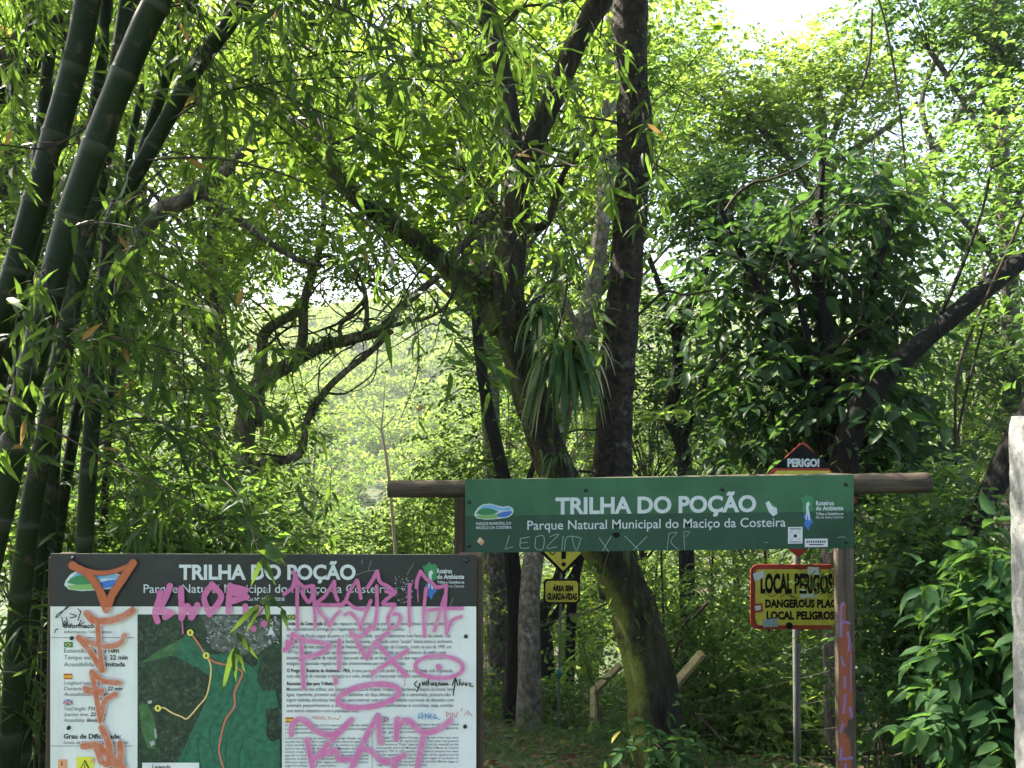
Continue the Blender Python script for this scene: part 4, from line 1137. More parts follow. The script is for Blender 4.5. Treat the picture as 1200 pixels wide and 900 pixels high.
def blob(cx, cy, pts): return [(cx + x, cy + y) for x, y in pts]
def logo_park(A, x0, y0, x1, y1, d, e):
    w, h = x1-x0, y1-y0
    f = lambda L: [(x0 + a*w, y0 + b*h) for a, b in L]
    poly_px(A['letter'], f([(0,.72),(.03,.5),(.1,.25),(.22,.06),(.4,.0),(.58,.12),(.72,.2),(.86,.14),(.97,.26),(1,.5),(.95,.72),(.84,.88),(.6,.95),(.3,1),(.08,.92)]), d, e)
    poly_px(A['logo_sky'], f([(.1,.45),(.22,.13),(.4,.06),(.58,.18),(.72,.27),(.86,.21),(.95,.32),(.9,.42),(.6,.42),(.3,.44)]), d, e+.0008)
    poly_px(A['logo_green'], f([(.05,.62),(.12,.4),(.25,.27),(.4,.3),(.55,.42),(.62,.5),(.5,.66),(.25,.72)]), d, e+.0016)
    poly_px(A['logo_light'], f([(.05,.74),(.2,.7),(.45,.68),(.6,.62),(.7,.74),(.55,.9),(.28,.94),(.1,.88)]), d, e+.0024)
    poly_px(A['logo_blue'], f([(.62,.6),(.74,.5),(.95,.45),(.96,.58),(.9,.7),(.8,.82),(.66,.84),(.58,.78)]), d, e+.0030)
def logo_route(A, x0, y0, x1, y1, d, e):
    w, h = x1-x0, y1-y0
    f = lambda L: [(x0 + a*w, y0 + b*h) for a, b in L]
    poly_px(A['logo_green'], f([(0,.1),(.25,.08),(.45,-.02),(.6,.06),(.85,.04),(1,.16),(.9,.28),(.95,.42),(.7,.5),(.5,.47),(.3,.52),(.1,.46),(.18,.3)]), d, e)
    poly_px(A['logo_blue'], f([(.3,.55),(.5,.5),(.72,.52),(.8,.66),(.95,.76),(.7,.86),(.62,1.0),(.45,.92),(.25,.84),(.38,.7),(.2,.62)]), d, e)
    poly_px(A['letter'], f([(.44,.24),(.62,.20),(.70,.28),(.58,.36),(.66,.50),(.72,.70),(.62,.72),(.52,.52),(.45,.70),(.36,.68),(.44,.48),(.40,.36)]), d, e+.001)

# ------------------------------------------------------------------ the map board
D1 = 2.4
bx0 = P(308, 900, D1)[0]
board = thing('trail_map_board', (bx0, D1+.03, Hs(bx0, D1)), 'trail information board with a map, white text panels and pink and orange graffiti', 'notice board')
b = slab_px(59, 649, 558.5, 960, D1, .008, 1.2); b.build('panel', K['panel_dark'], board)
A = Art(board, D1)
rect_px(A['white'], 59.2, 710.6, 558, 959, D1, .0010)
for px, w in ((74, 11), (561, 8.5)):
    mb = MB(); x0, x1 = P(px-w/2, 800, D1+.045)[0], P(px+w/2, 800, D1+.045)[0]
    if px > 500: x0, x1 = P(545, 800, D1+.09)[0], P(566.5, 800, D1+.09)[0]
    mb.box((x0-.02, D1+.012, Hs(px and x0, D1)-.3), (x1, D1+.09, P(px, 653, D1)[2])); mb.build('post', M['wood_post'], board, bevel=.006)
logo_park(A, 75.4, 667, 144, 692.6, D1, .0012)
text_px(A['letter'], 'TRILHA DO POÇÃO', 210, 678.6, 16.2, D1, .0012, 416.8, .034, res=4)
text_px(A['letter'], 'Parque Natural Municipal do Maciço da Costeira', 168.5, 694.6, 9.8, D1, .0012, 456, .004, res=3)
text_px(A['letter'], 'Lei Nº 10.459/2018', 290.5, 704, 4, D1, .0012, 333.5, .015)
logo_route(A, 495, 659, 513, 703, D1, .0012)
for s, y, c, x1, bo in (('Roteiros', 671.6, 5.2, 529.5, .025), ('do Ambiente', 678.2, 5.2, 544, .025), ('Trilhas e Caminhos na', 683.6, 3.0, 544, .02), ('Ilha de Santa Catarina', 688.2, 3.0, 544, 0)):
    text_px(A['letter'], s, 512.3, y, c, D1, .0012, x1, bo)
# left column
E = .0022
def T(k, s, x0, y, cap, x1=None, b=0.0, sh=0.0): text_px(A[k], s, x0, y, cap, D1, E, x1, b, sh)
T('inkb', 'Informações', 76, 735.6, 5, 118, .03); T('ink', 'Información / Information', 76, 742, 3.6, 131)
rect_px(A['ink'], 58.6, 746.7, 157.5, 747.3, D1, E); rect_px(A['ink'], 58.6, 873.6, 156.5, 874.2, D1, E)
def flag(kind, x, y, w=10.2, h=6.4):
    if kind == 'br':
        rect_px(A['flag_g'], x, y, x+w, y+h, D1, E); poly_px(A['flag_y'], [(x+w*.12,y+h/2),(x+w/2,y+h*.12),(x+w*.88,y+h/2),(x+w/2,y+h*.88)], D1, E+.0008); disc_px(A['flag_b'], x+w/2, y+h/2, h*.22, D1, E+.0016)
    elif kind == 'es':
        rect_px(A['flag_r'], x, y, x+w, y+h, D1, E); rect_px(A['flag_y'], x, y+h*.25, x+w, y+h*.75, D1, E+.0008); rect_px(A['flag_r'], x+w*.25, y+h*.4, x+w*.35, y+h*.62, D1, E+.0016)
    else:
        rect_px(A['flag_b'], x, y, x+w, y+h, D1, E)
        for a, c in (((0,0),(1,1)), ((0,1),(1,0))):
            stroke_px(A['letter'], [(x+a[0]*w, y+a[1]*h), (x+c[0]*w, y+c[1]*h)], 1.3, D1, E+.0004, .01, ends=False)
        rect_px(A['letter'], x, y+h*.34, x+w, y+h*.66, D1, E+.004); rect_px(A['letter'], x+w*.4, y, x+w*.6, y+h, D1, E+.0043)
        rect_px(A['flag_r'], x, y+h*.42, x+w, y+h*.58, D1, E+.0047); rect_px(A['flag_r'], x+w*.45, y, x+w*.55, y+h, D1, E+.005)
flag('br', 75.5, 752); flag('es', 75, 789.2); flag('uk', 75, 819.6)
T('ink', 'Extensão total:', 75.5, 764.6, 5, 120); T('inkb', '710m', 122.5, 764.6, 5, 140, .025)
T('ink', 'Tempo estimado:', 75.5, 772.6, 5, 127); T('inkb', '22 min', 129, 772.6, 5, 150, .025)
T('ink', 'Acessibilidade:', 75.5, 780.6, 5, 119); T('inkb', 'limitada', 121.5, 780.6, 5, 147, .025)
for y, s, bb, xm, x1 in ((802,'Longitud total:','710m',111,128),(808.6,'Duracion tiempo:','22 min',126,144),(815.2,'Acessibilidad:','limitada',112,137),(832.2,'Total lenght:','710m',103,119),(838.8,'Journey time:','22 min',106,124),(845.6,'Acessibility:','limited',102,123)):
    T('ink', s, 75, y, 4.1, xm-1.5, 0, .25); T('inkb', bb, xm, y, 4.1, x1, .02, .25)
T('inkb', 'Grau de Dificuldade:', 75, 865.2, 5.4, 142, .03); T('ink', 'Grado de Dificultad / Difficulty Level', 75, 871.6, 3.6, 150.5)
rect_px(A['peach'], 68.5, 889.5, 79, 905, D1, E); T('inkb', '1', 72.4, 897, 5, None, .03)
for x in (90, 126): rect_px(A['keyy'] if x == 90 else A['logo_green'], x, 886.5, x+20.5, 912, D1, E)
poly_px(A['inkb'], [(100.2,889.5),(108,905),(92.4,905)], D1, E+.001); poly_px(A['keyy'], [(100.2,892),(106.2,904),(94.2,904)], D1, E+.002); rect_px(A['inkb'], 99.8, 894, 100.6, 901, D1, E+.003)
disc_px(A['peach'], 109.5, 890.5, 2.2, D1, E+.002)
# the map
rect_px(A['aerial'], 161.5, 719.8, 330.5, 959, D1, E)
mp = C(4.5, 160, 700)
poly_px(A['tint2'], mp([(8,352),(140,268),(262,205),(330,255),(215,300),(100,325)]), D1, E+.0010)
poly_px(A['tint'], mp([(262,195),(330,235),(400,300),(500,290),(560,330),(620,372),(655,330),(640,400),(640,440),(670,490),(735,486),(755,578),(682,582),(692,660),(684,720),(715,760),(757,742),(757,1160),(110,1160),(222,860),(305,680),(380,520),(396,420),(330,372),(200,305)]), D1, E+.0016)
poly_px(A['town'], mp([(350,100),(480,92),(600,96),(690,140),(760,110),(760,200),(690,260),(640,300),(560,300),(470,290),(400,270),(380,200)]), D1, E+.0022)
g = random.Random(4)
for _ in range(150):
    cx, cy = g.uniform(365, 750), g.uniform(98, 290)
    if cy > 300 - abs(cx-560)*.35: continue
    a = g.uniform(.3, .9); w_, h_ = g.uniform(4, 18), g.uniform(3, 8)
    R = [(cx + (sx*w_*math.cos(a) - sy*h_*math.sin(a)), cy + (sx*w_*math.sin(a) + sy*h_*math.cos(a))) for sx, sy in ((-.5,-.5),(.5,-.5),(.5,.5),(-.5,.5))]
    poly_px(A['roofs'], mp(R), D1, E+.0028 + .00002*_)
for R in ([(60,545),(82,540),(84,556),(64,560)], [(70,760),(92,752),(100,770),(80,785)], [(95,690),(104,690),(112,740),(100,742)]): poly_px(A['roofs'], mp(R), D1, E+.0012)
poly_px(A['tint2'], mp([(15,565),(60,560),(90,620),(110,700),(100,800),(60,790),(30,700)]), D1, E+.0007)
for L in ([(520,420),(495,520),(440,610),(395,680),(390,760),(420,860)], [(590,400),(560,520),(540,580),(490,680),(475,780),(470,900)], [(640,500),(620,600),(560,650),(500,740)], [(560,760),(600,730),(660,760),(720,740)], [(540,900),(550,800),(570,760)], [(250,860),(290,740),(330,700)], [(610,830),(600,860),(610,900)], [(270,270),(350,310),(450,330)], [(320,740),(330,820),(340,900)]):
    stroke_px(A['contour'], mp(L), .55, D1, E+.0024, .1); STK[0] = 0
stroke_px(A['trail_y'], mp([(118,580),(150,580),(190,605),(240,625),(272,635),(330,570),(370,520),(390,440),(395,360),(372,305)]), 1.5, D1, E+.003, .1)
stroke_px(A['trail'], mp([(288,185),(330,240),(372,305),(420,340),(500,358),(560,390),(545,440),(520,500),(520,570),(470,650),(440,780),(445,840),(465,900),(480,960)]), 2.0, D1, E+.0034, .1); STK[0] = 0
for x, y in ((288,183),(372,303),(118,580)):
    (x, y), = mp([(x, y)]); disc_px(A['mark_y'], x, y, 3.9, D1, E+.0050); poly_px(A['inkb'], [(x-.5,y-2.2),(x+.6,y-2.2),(x+1.2,y+.2),(x+1,y+2.3),(x,y+.8),(x-1.2,y+2.3),(x-1,y)], D1, E+.0056)
poly_px(A['letter'], mp([(712,148),(738,205),(712,192),(692,200)]), D1, E+.005); text_px(A['letter'], 'N', mp([(704,0)])[0][0], mp([(0,142)])[0][1], 4, D1, E+.005, None, .03)
rect_px(A['white'], 168, 892.5, 234.5, 958, D1, E+.005); text_px(A['inkb'], 'Legenda', 180, 899.4, 4.4, D1, E+.006, 201.5, .015)
# right text
flag('br', 337, 720, 9.8, 6.2)
LN = [(732.4,'Unidades de Conservação (UC)','são espaços territoriais que por suas características naturais relevantes',388,531),(738.8,'','são especialmente protegidos e legalmente instituídos pelo poder público.',0,475),
 (746.7,'','A Trilha do Poção segue de perto o Córrego Grande, uma das cachoeiras mais famosas da cidade. Sua',0,528),(753.2,'','piscina natural de águas cristalinas e fauna associada, conhecida como "poção" batiza tanto a cachoeira',0,530),
 (759.6,'','como a trilha mais popular do Parque Natural Municipal do Maciço da Costeira, criado no ano de 1995. em',0,529),(766.1,'','1977 foi instalada a tubulação que transportava a água do rio, chegando ao abastecimento da região, onde',0,523),
 (772.5,'','desativada, boa parte da tubulação que pode ser vista ao longo da trilha que segue por diferentes',0,521),(779,'','estágios de sucessão vegetal ocupadas anteriormente por roças do sertão.',0,476),
 (787.5,'O Programa Roteiros do Ambiente - PRA,','é uma parceria entre poder público e sociedade civil organizada,',411,531),(793.8,'','com objetivo de manejar a visitação e o solo, sinalizar e interpretar trilhas e caminhos da região.',0,520),
 (802.7,'Recomendações para Trilheiros','',394,394),(809.2,'','Mantenha-se nas trilhas; use calçados fechados e roupas, roupas confortáveis, chapéu ou boné; leve',0,532),
 (815.5,'','água, repelente, protetor solar; não caminhar só; faça silêncio durante a caminhada; procure não',0,528),(821.8,'','ingerir bebidas alcoólicas; leve o lixo para retornar com seu lixo; cuidado nos locais de descanso com',0,532),
 (828.1,'','animais peçonhentos e ao caminhar nas trilhas, cachoeiras e costões; seja cortês',0,531),(834.4,'','com outros visitantes e com a população local.',0,421)]
for y, bo, s, xm, x1 in LN:
    if bo: T('inkb', bo, 336.5, y, 4.0, xm, .028)
    if s: T('ink', s, xm + 2 if bo else 336, y, 4.0, x1, .006)
flag('es', 334.6, 840.4, 9.6, 6.2); flag('uk', 446, 839.5, 9.6, 6.2)
rect_px(A['ink'], 436, 842, 436.4, 959, D1, E)
ES = ['Las Unidades de Conservación (UC) son espacios territoriales que, debido','a sus características naturales relevantes, son especialmente protegidos','y legalmente establecidos por el poder público.','La Ruta del Poção sigue de cerca el arroyo Córrego Grande, una de las','cascadas más famosas de la ciudad. Su piscina natural de aguas claras','y fauna asociada, conocida como "poção" da nombre a la cascada y al','camino más popular del Parque Natural Municipal del Maciço da','Costeira, creado en el año de 1995. En 1977 se construyó la tubería del','agua del río hasta la región, donde gran parte de la tubería se puede','observar todavía a lo largo del sendero que atraviesa diferentes','diferentes etapas de sucesión vegetal antes ocupadas por cultivos','agrícolas del sertão.','El Programa Roteiros do Ambiente es una alianza entre el poder']
EN = ['Conservation Units (UC) are territorial spaces that due to their natural','relevant characteristics are specially protected and legally established by','the government.','The Poção Trail follows Córrego Grande, one of the city\'s most','famous waterfalls. Its natural pool with clear water and greenish','waters known as "Poção" gives its name from the waterfall and the','most popular trail in the Municipal Natural Park of Maciço da Costeira,','created in 1995. In 1977 a pipeline was installed to transport river water','for the region\'s supply, and large parts of the pipeline can be','seen along the trail that follows different stages of succession of','vegetation previously occupied by fields and with different stages of','regeneration named by Sertão Norte.','The Environment Routes Program (PRA) is a partnership between the']
yy = [850.6,855,859.4,866,870,874,878,882,886,890,894,898,904]
for i, y in enumerate(yy):
    short = .62 if i in (2, 11) else 1
    T('ink', ES[i], 334, y, 2.7, 334 + 98*short, .004, .2); T('ink', EN[i], 441.5, y-.8, 2.7, 441.5 + 96*short, .004, .2)
# marks left by visitors
E2 = .0095
STK[0] = 0
w = lambda L: L
c5, c6, c4, c1 = C(5.217, 330, 640), C(5.217, 330, 770), C(6.316, 180, 640), C(3.4615, 50, 640)
def pink(f, wpx, *lines):
    for L in lines: SPRAY['pink'].append((resample(f(L), 1.0, 8)[0], wpx))
pink(c4, 7.2, [(60,340),(40,420),(20,485),(38,550)], [(130,290),(95,385),(45,470)], [(30,470),(90,480),(140,490),(95,520)], [(210,310),(215,420),(215,525)], [(215,520),(240,480),(262,440)], [(255,440),(285,470),(290,520),(332,432)],
     [(440,280),(382,375),(420,500)], [(440,280),(508,372),(422,500)], [(575,290),(566,390),(562,482)], [(578,295),(640,308),(690,322)], [(690,370),(640,385),(590,402)], [(778,482),(780,490)], [(825,566),(823,570)], [(748,604),(747,608)], [(685,440),(688,485)], [(690,318),(655,360),(695,372)], [(775,452),(790,460)], [(595,340),(660,350)])
pink(c4, 1.6, [(218,530),(222,590),(225,640)])
pink(c5, 4.3, [(75,155),(95,200),(100,350),(102,490)], [(20,290),(70,250),(84,190)], [(97,205),(140,245),(190,238)], [(190,240),(192,300),(170,338),(140,300),(130,270)], [(200,240),(205,360),(210,490)],
     [(325,212),(270,300),(215,358),(280,450),(298,480),(325,430),(358,395)], [(328,215),(330,280),(346,325)], [(215,352),(300,356),(380,352)], [(465,205),(420,270),(395,330),(372,362)], [(468,210),(478,260),(488,312)], [(372,350),(400,335),(450,372),(520,378),(548,335)],
     [(548,330),(520,400),(488,480),(488,505)], [(392,415),(425,405),(470,455),(490,500)], [(585,150),(558,205),(528,250)], [(588,152),(605,215),(650,240),(700,278)], [(585,240),(585,380),(568,500)], [(640,270),(690,290)], [(690,285),(640,325),(625,350),(692,352)], [(695,355),(655,430),(662,488),(700,490),(728,440),(715,412),(690,412)],
     [(785,232),(782,360),(785,480)], [(852,152),(832,200),(826,248)], [(855,155),(885,195),(925,225),(950,248),(1010,236)], [(1008,238),(1000,380),(1010,530)], [(885,255),(872,400),(876,545)], [(886,388),(1000,378),(1105,376)], [(1000,300),(965,410),(936,512)], [(1012,522),(1045,450),(1100,426)])
pink(c5, 1.1, [(785,480),(786,530)], [(228,380),(228,410)], [(835,250),(836,335)], [(300,480),(300,530)], [(900,390),(900,450)], [(355,360),(356,385)])
pink(c5, 5.6, [(20,630),(65,590),(75,530),(125,565),(210,580),(298,595)], [(298,598),(250,645),(120,685)], [(125,575),(132,720),(140,860)], [(357,572),(355,650),(357,740)], [(430,520),(475,600),(525,680)], [(525,680),(575,590),(655,522)], [(432,540),(490,545),(548,490)], [(592,595),(690,705),(762,785)], [(770,635),(660,705),(560,770)], [(40,580),(40,625)])
pink(c6, 5.6, [(333,125),(335,150)]); pink(c6, 1.1, [(335,150),(337,225)], [(560,95),(560,135)], [(755,110),(755,170)])
def ell(cx, cy, rx, ry, tilt, n=18):
    o = []
    for i in range(n+1):
        a = i*2*math.pi/n; x, y = rx*math.cos(a), ry*math.sin(a)
        o.append((cx + x*math.cos(tilt) - y*math.sin(tilt), cy + x*math.sin(tilt) + y*math.cos(tilt)))
    return o
pink(c6, 5.0, ell(965, 55, 145, 68, .04)); pink(c6, 6.5, [(960,52),(964,58)]); pink(c6, 7.0, ell(535, 232, 188, 66, -.16))
pink(c6, 7.0, [(65,465),(72,405),(130,375),(225,450),(330,462),(430,378)], [(430,378),(310,500),(190,640)], [(160,500),(180,600),(205,720)], [(190,620),(325,565),(355,615),(450,612),(480,560)], [(590,352),(525,470),(470,590),(410,720)], [(592,355),(600,430),(606,515)], [(480,560),(540,562),(620,630),(690,622),(750,592)], [(710,372),(706,430),(704,498)], [(706,425),(770,380),(860,452),(950,440),(1032,385)], [(875,465),(850,570),(825,720)], [(700,625),(680,720)])
def orange(wpx, *lines):
    for L in lines: SPRAY['orange'].append((resample(c1(L), 1.0, 8)[0], wpx * .92))
orange(9.5, [(128,76),(190,112),(238,180),(263,255)], [(372,66),(320,145),(288,195),(265,255)])
orange(5.5, [(140,84),(230,106),(300,98),(368,72)])
orange(9.5, [(186,270),(215,297),(270,300),(330,283),(370,258)])
orange(7.0, [(230,310),(236,400),(250,500)], [(152,366),(200,388),(268,403),(320,390),(338,358)], [(152,368),(200,425),(246,500)], [(206,506),(250,542),(318,551)], [(206,512),(222,590),(240,705)], [(178,572),(212,588),(246,582)], [(240,700),(258,625),(300,597)])
orange(9.5, [(188,580),(240,588)]); orange(9.0, [(246,732),(275,800),(280,868),(262,878)], [(172,806),(228,802),(262,835),(318,875)], [(320,795),(322,840),(322,895)], [(225,812),(245,868)], [(300,880),(330,892)])
def under(x, y):
    if y < 710.6: return (.034, .036, .034)
    if 161.5 < x < 330.5 and y > 719.8: return (.05, .07, .05)
    return (.75, .745, .69)
film('pink', (.60,.155,.34), .0, 1.0, D1, .0085, board, under)
film('orange', (.50,.125,.05), .0, 1.5, D1, .0092, board, under)
def marker(k, f, wpx, *lines):
    wpx *= 1.35 if k == 'marker' else 1.1
    for L in lines: stroke_px(A[k], f(L), wpx, D1, E2, .12, sub=4)
c7 = C(6.923, 50, 640)
marker('marker', c7, .8, [(235,455),(180,520),(125,575),(135,545),(200,505),(240,470)], [(170,570),(185,650),(190,600),(215,630),(205,570)], [(235,540),(290,560),(240,575)], [(300,500),(320,530),(300,600),(325,520)], [(300,640),(330,590),(310,630),(350,610)], [(112,695),(122,670),(140,665)], [(180,645),(210,625),(230,650)])
marker('marker', c6, .9, [(830,140),(815,160),(840,180),(850,150),(830,205)], [(865,145),(866,165),(878,145),(880,165)], [(890,140),(890,166)], [(900,130),(900,165)], [(912,150),(920,165),(930,148),(930,165)], [(940,158),(950,150),(942,166),(956,166)], [(962,165),(966,148),(976,165)], [(982,165),(984,150),(994,165),(1000,150),(1006,165)], [(1015,150),(1010,162),(1022,160)], [(1045,165),(1065,120),(1050,230),(1066,130),(1078,165)], [(1090,130),(1090,165)], [(1098,150),(1106,165),(1114,148)], [(1122,160),(1132,148),(1126,166),(1140,158)], [(1146,150),(1158,156),(1150,168),(1172,172)])
marker('blue_ink', c6, .7, [(840,335),(842,370),(860,330),(862,372)], [(870,345),(885,340),(880,372),(890,345)], [(900,335),(900,370),(918,340),(905,352),(920,372)], [(930,370),(938,340),(948,368),(930,360)], [(835,362),(900,352),(970,372)])
marker('red_ink', c6, .6, [(1010,325),(1010,362),(1012,330),(1026,340),(1012,348)], [(1035,330),(1034,362)], [(1044,362),(1050,332),(1066,360),(1078,325)], [(1098,320),(1105,300)], [(1120,345),(1140,320),(1145,350)], [(1150,330),(1165,350)], [(190,362),(205,352),(206,370)], [(216,355),(222,372),(228,352)], [(240,355),(240,372),(255,355),(255,372)], [(270,355),(266,370),(280,372)], [(290,355),(302,360),(295,372)], [(310,370),(330,365),(350,372),(365,350)])
gs = random.Random(2)
for _ in range(70):      # torn remains of an old sticker
    x, y = c5([(gs.uniform(690,805), gs.uniform(182,342))])[0]; s_ = gs.uniform(.4, 1.3)
    poly_px(A['sticker'], [(x, y), (x+s_, y+s_*gs.uniform(-.4,.6)), (x+s_*.6, y+s_), (x-s_*.3, y+s_*.6)], D1, .0016 + .00001*_)
marker('scratch', c5, .35, [(460,172),(520,150),(600,140)], [(535,140),(552,85)], [(770,170),(810,100)], [(1050,310),(1030,360)], [(498,80),(496,105)])
A.flush(dict(white='white_panel', pink='graffiti', orange='graffiti', marker='graffiti', blue_ink='graffiti', red_ink='graffiti', scratch='scratches', ink='lettering', inkb='lettering', letter='lettering', aerial='map'))
bolts(board, [(86,654),(84.5,747.5),(81,852.5),(547,657),(546,745.5),(545,851)], D1)

# ------------------------------------------------------------------ the green trail sign
D2 = 4.0
def tz(x): return -.0128 * (x - 545)            # the board rises slightly to the right
gx = P(985, 700, D2)[0]
sign = thing('trail_sign', (P(770,600,D2)[0], D2, Hs(P(770,600,D2)[0], D2)), 'wooden trail sign with a two-tone green board hung on a rough beam', 'trail sign')
slab_px(545, 562, 1000.5, 648, D2, .012, -5.6).build('board', K['green_lo'], sign)
A = Art(sign, D2); TL = -.0125
poly_px(A['green_hi'], [(545.2,562.2),(1000.3,556.6),(1000.3,599),(545.2,604.6)], D2, .001)
text_px(A['letter'], 'TRILHA DO POÇÃO', 651, 602, 18, D2, .0025, 886, .034, tilt=TL, res=4)
text_px(A['letter'], 'Parque Natural Municipal do Maciço da Costeira', 618, 620.8, 10.6, D2, .0025, 920.5, .006, tilt=TL, res=3)
logo_park(A, 555.5, 590, 602, 609, D2, .002)
text_px(A['letter'], 'PARQUE MUNICIPAL DO', 558, 615.2, 3.2, D2, .0025, 599, .02, tilt=TL); text_px(A['letter'], 'MACIÇO DA COSTEIRA', 558, 620, 3.2, D2, .0025, 599.5, .02, tilt=TL)
logo_route(A, 938, 579, 953.5, 622, D2, .002)
for s, y, c, x1, bo in (('Roteiros', 592, 5, 977, .025), ('do Ambiente', 598, 5, 988, .025), ('Trilhas e Caminhos na', 603.6, 3, 988, .02), ('Ilha de Santa Catarina', 607.6, 3, 988, 0)):
    text_px(A['letter'], s, 956, y, c, D2, .0025, x1, bo, tilt=TL)
poly_px(A['sticker'], [(897,589),(901,587),(905,592),(910,595),(911,602),(906,605),(901,600),(899,595)], D2, .002); poly_px(A['logo_green'], [(902,589),(908,591),(909,595),(905,593)], D2, .003)
c7b, c8 = C(5, 540, 560), C(5.217, 780, 550)
STK[0] = 0
def scr(f, wpx, *lines):
    for L in lines: stroke_px(A['scratch'], f(L), wpx, D2, .002, .15, sub=3, ends=False)
scr(c7b, .75, [(285,335),(262,412)], [(258,417),(308,403)], [(405,345),(350,355)], [(350,352),(350,410),(402,408)], [(350,382),(392,376)], [(440,345),(436,410),(480,416),(486,340),(440,345)], [(520,345),(575,330),(500,410),(562,404)], [(600,340),(590,425)], [(606,425),(622,345),(700,350)], [(650,345),(676,425),(706,350)], [(810,350),(866,432)], [(882,340),(830,428)], [(960,340),(1040,420)], [(1092,342),(1010,422)])
scr(c8, .6, [(20,390),(8,490)], [(18,392),(70,385),(30,440),(82,495)], [(110,380),(116,492)], [(112,380),(146,382),(120,412)], [(1050,418),(1075,412),(1100,418)], [(600,448),(625,444)])
poly_px(A['peach'], c7b([(92,372),(112,345),(140,372),(122,396)]), D2, .0015); poly_px(A['letter'], c7b([(100,372),(112,352),(122,362),(110,380)]), D2, .0022)
poly_px(A['black'], c7b([(885,325),(925,318),(935,340),(905,355)]), D2, .0014)
A.flush(dict(green_hi='upper_band', letter='lettering', scratch='graffiti', sticker='torn_sticker'))
for (x0, y0, x1, y1, kind) in ((923, 617.5, 940.2, 637, 0), (942.6, 631.2, 969.6, 641, 1)):
    a = MB(); poly_px(a, [(x0,y0),(x1,y0-.3),(x1,y1-.3),(x0,y1)], D2, .0045); st = a.build('sticker', K['sticker'], sign)
    a = MB(); cx, cy = (x0+x1)/2, (y0+y1)/2
    if kind == 0:
        disc_px(a, cx, cy+.6, 2.1, D2, .0055, 10); rect_px(a, x0+2, y0+1.6, x1-2, y0+2.6, D2, .0055); rect_px(a, x0+2, y1-2.6, x1-2, y1-1.8, D2, .0055)
        for k in range(4): poly_px(a, [(cx+(.5+k%2*-1)*4-.4, cy+(-3.4 if k < 2 else 3.6)), (cx+(.5+k%2*-1)*10, cy+(-5 if k < 2 else 5)), (cx+(.5+k%2*-1)*10-.4, cy+(-4.2 if k < 2 else 4.3))], D2, .0056)
    else:
        for k in range(9): rect_px(a, x0+2+k*2.6, y0+2.2, x0+3.6+k*2.6, y0+4.6, D2, .0055)
        rect_px(a, x0+5, y0+6.2, x1-5, y0+7.4, D2, .0055)
    a.build('sticker_print', K['inkb'], st)
bolts(sign, [(550,588.5),(550.3,639),(686.5,574.5),(846.5,573.2),(991,567.6),(991.8,635)], D2)
beam = MB(); r = hw2r(11, D2+.08)
beam.tube([P(455,573,D2+.085), P(600,572,D2+.085), P(800,568,D2+.085), P(1000,566.5,D2+.085), P(1087,565.5,D2+.085)], [r*.92, r*.95, r, r*1.1, r*1.12], 16, 10, .06)
beam.build('beam', M['wood_dark'], sign, True)
mb = MB(); x0, x1 = P(532.5,600,D2+.05)[0], P(556,600,D2+.05)[0]; mb.box((x0, D2+.03, Hs(x0, D2)-.3), (x1, D2+.13, P(540,582,D2+.05)[2])); mb.build('post', M['wood_post'], sign, bevel=.012)
mb = MB(); x0, x1 = P(976.5,700,D2+.075)[0], P(1001.5,700,D2+.02)[0]; mb.box((x0, D2+.0135, Hs(x0, D2)-.3), (x1, D2+.075, P(990,578,D2+.05)[2])); pst = mb.build('post', M['wood'], sign, bevel=.010)
DP = D2+.0135
gm, gp = MB(), MB(); STK[0] = 0
def pst_stroke(k, L, wpx):
    SPRAY.setdefault(k, []).append((resample(C(3.4615, 860, 640)(L), 1.0, 8)[0], wpx))
for L, wd in (([(442,240),(425,330),(428,420)], 8), ([(450,330),(440,500),(432,720)], 11), ([(420,400),(416,560),(420,740)], 7), ([(468,400),(468,560),(472,690)], 8), ([(440,770),(430,830),(428,960)], 9), ([(455,790),(462,900),(460,990)], 10), ([(420,900),(430,990)], 9)): pst_stroke('post_orange', L, wd * .9)
for L in ([(442,232),(418,285),(425,330),(432,365)], [(432,365),(440,310),(468,312)], [(462,350),(468,390),(464,425)], [(436,452),(446,485)], [(450,530),(449,572)], [(452,605),(444,675)], [(442,720),(418,752)], [(436,820),(424,865)], [(446,862),(478,858)], [(452,885),(456,930)], [(475,440),(474,520),(473,590)], [(470,655),(482,690)]): pst_stroke('post_lilac', L, 3.2 if L[0][0] != 475 else 1.4)
for k_ in ('post_orange', 'post_lilac'):      # keep the paint on the face of the post
    SPRAY[k_] = [(np.stack([np.clip(q[:, 0], 982.5 + w_*.5 + 1, 1000.5 - w_*.5 - 1) if w_ < 15 else q[:, 0], q[:, 1]], -1), w_) for q, w_ in SPRAY[k_]]
film('post_orange', (.42,.12,.06), .12, 1.3, DP, .0012, pst, lambda x, y: (.11, .085, .06), .5)
film('post_lilac', (.34,.22,.47), 0, .9, DP, .0020, pst, lambda x, y: (.30, .11, .07), .5)

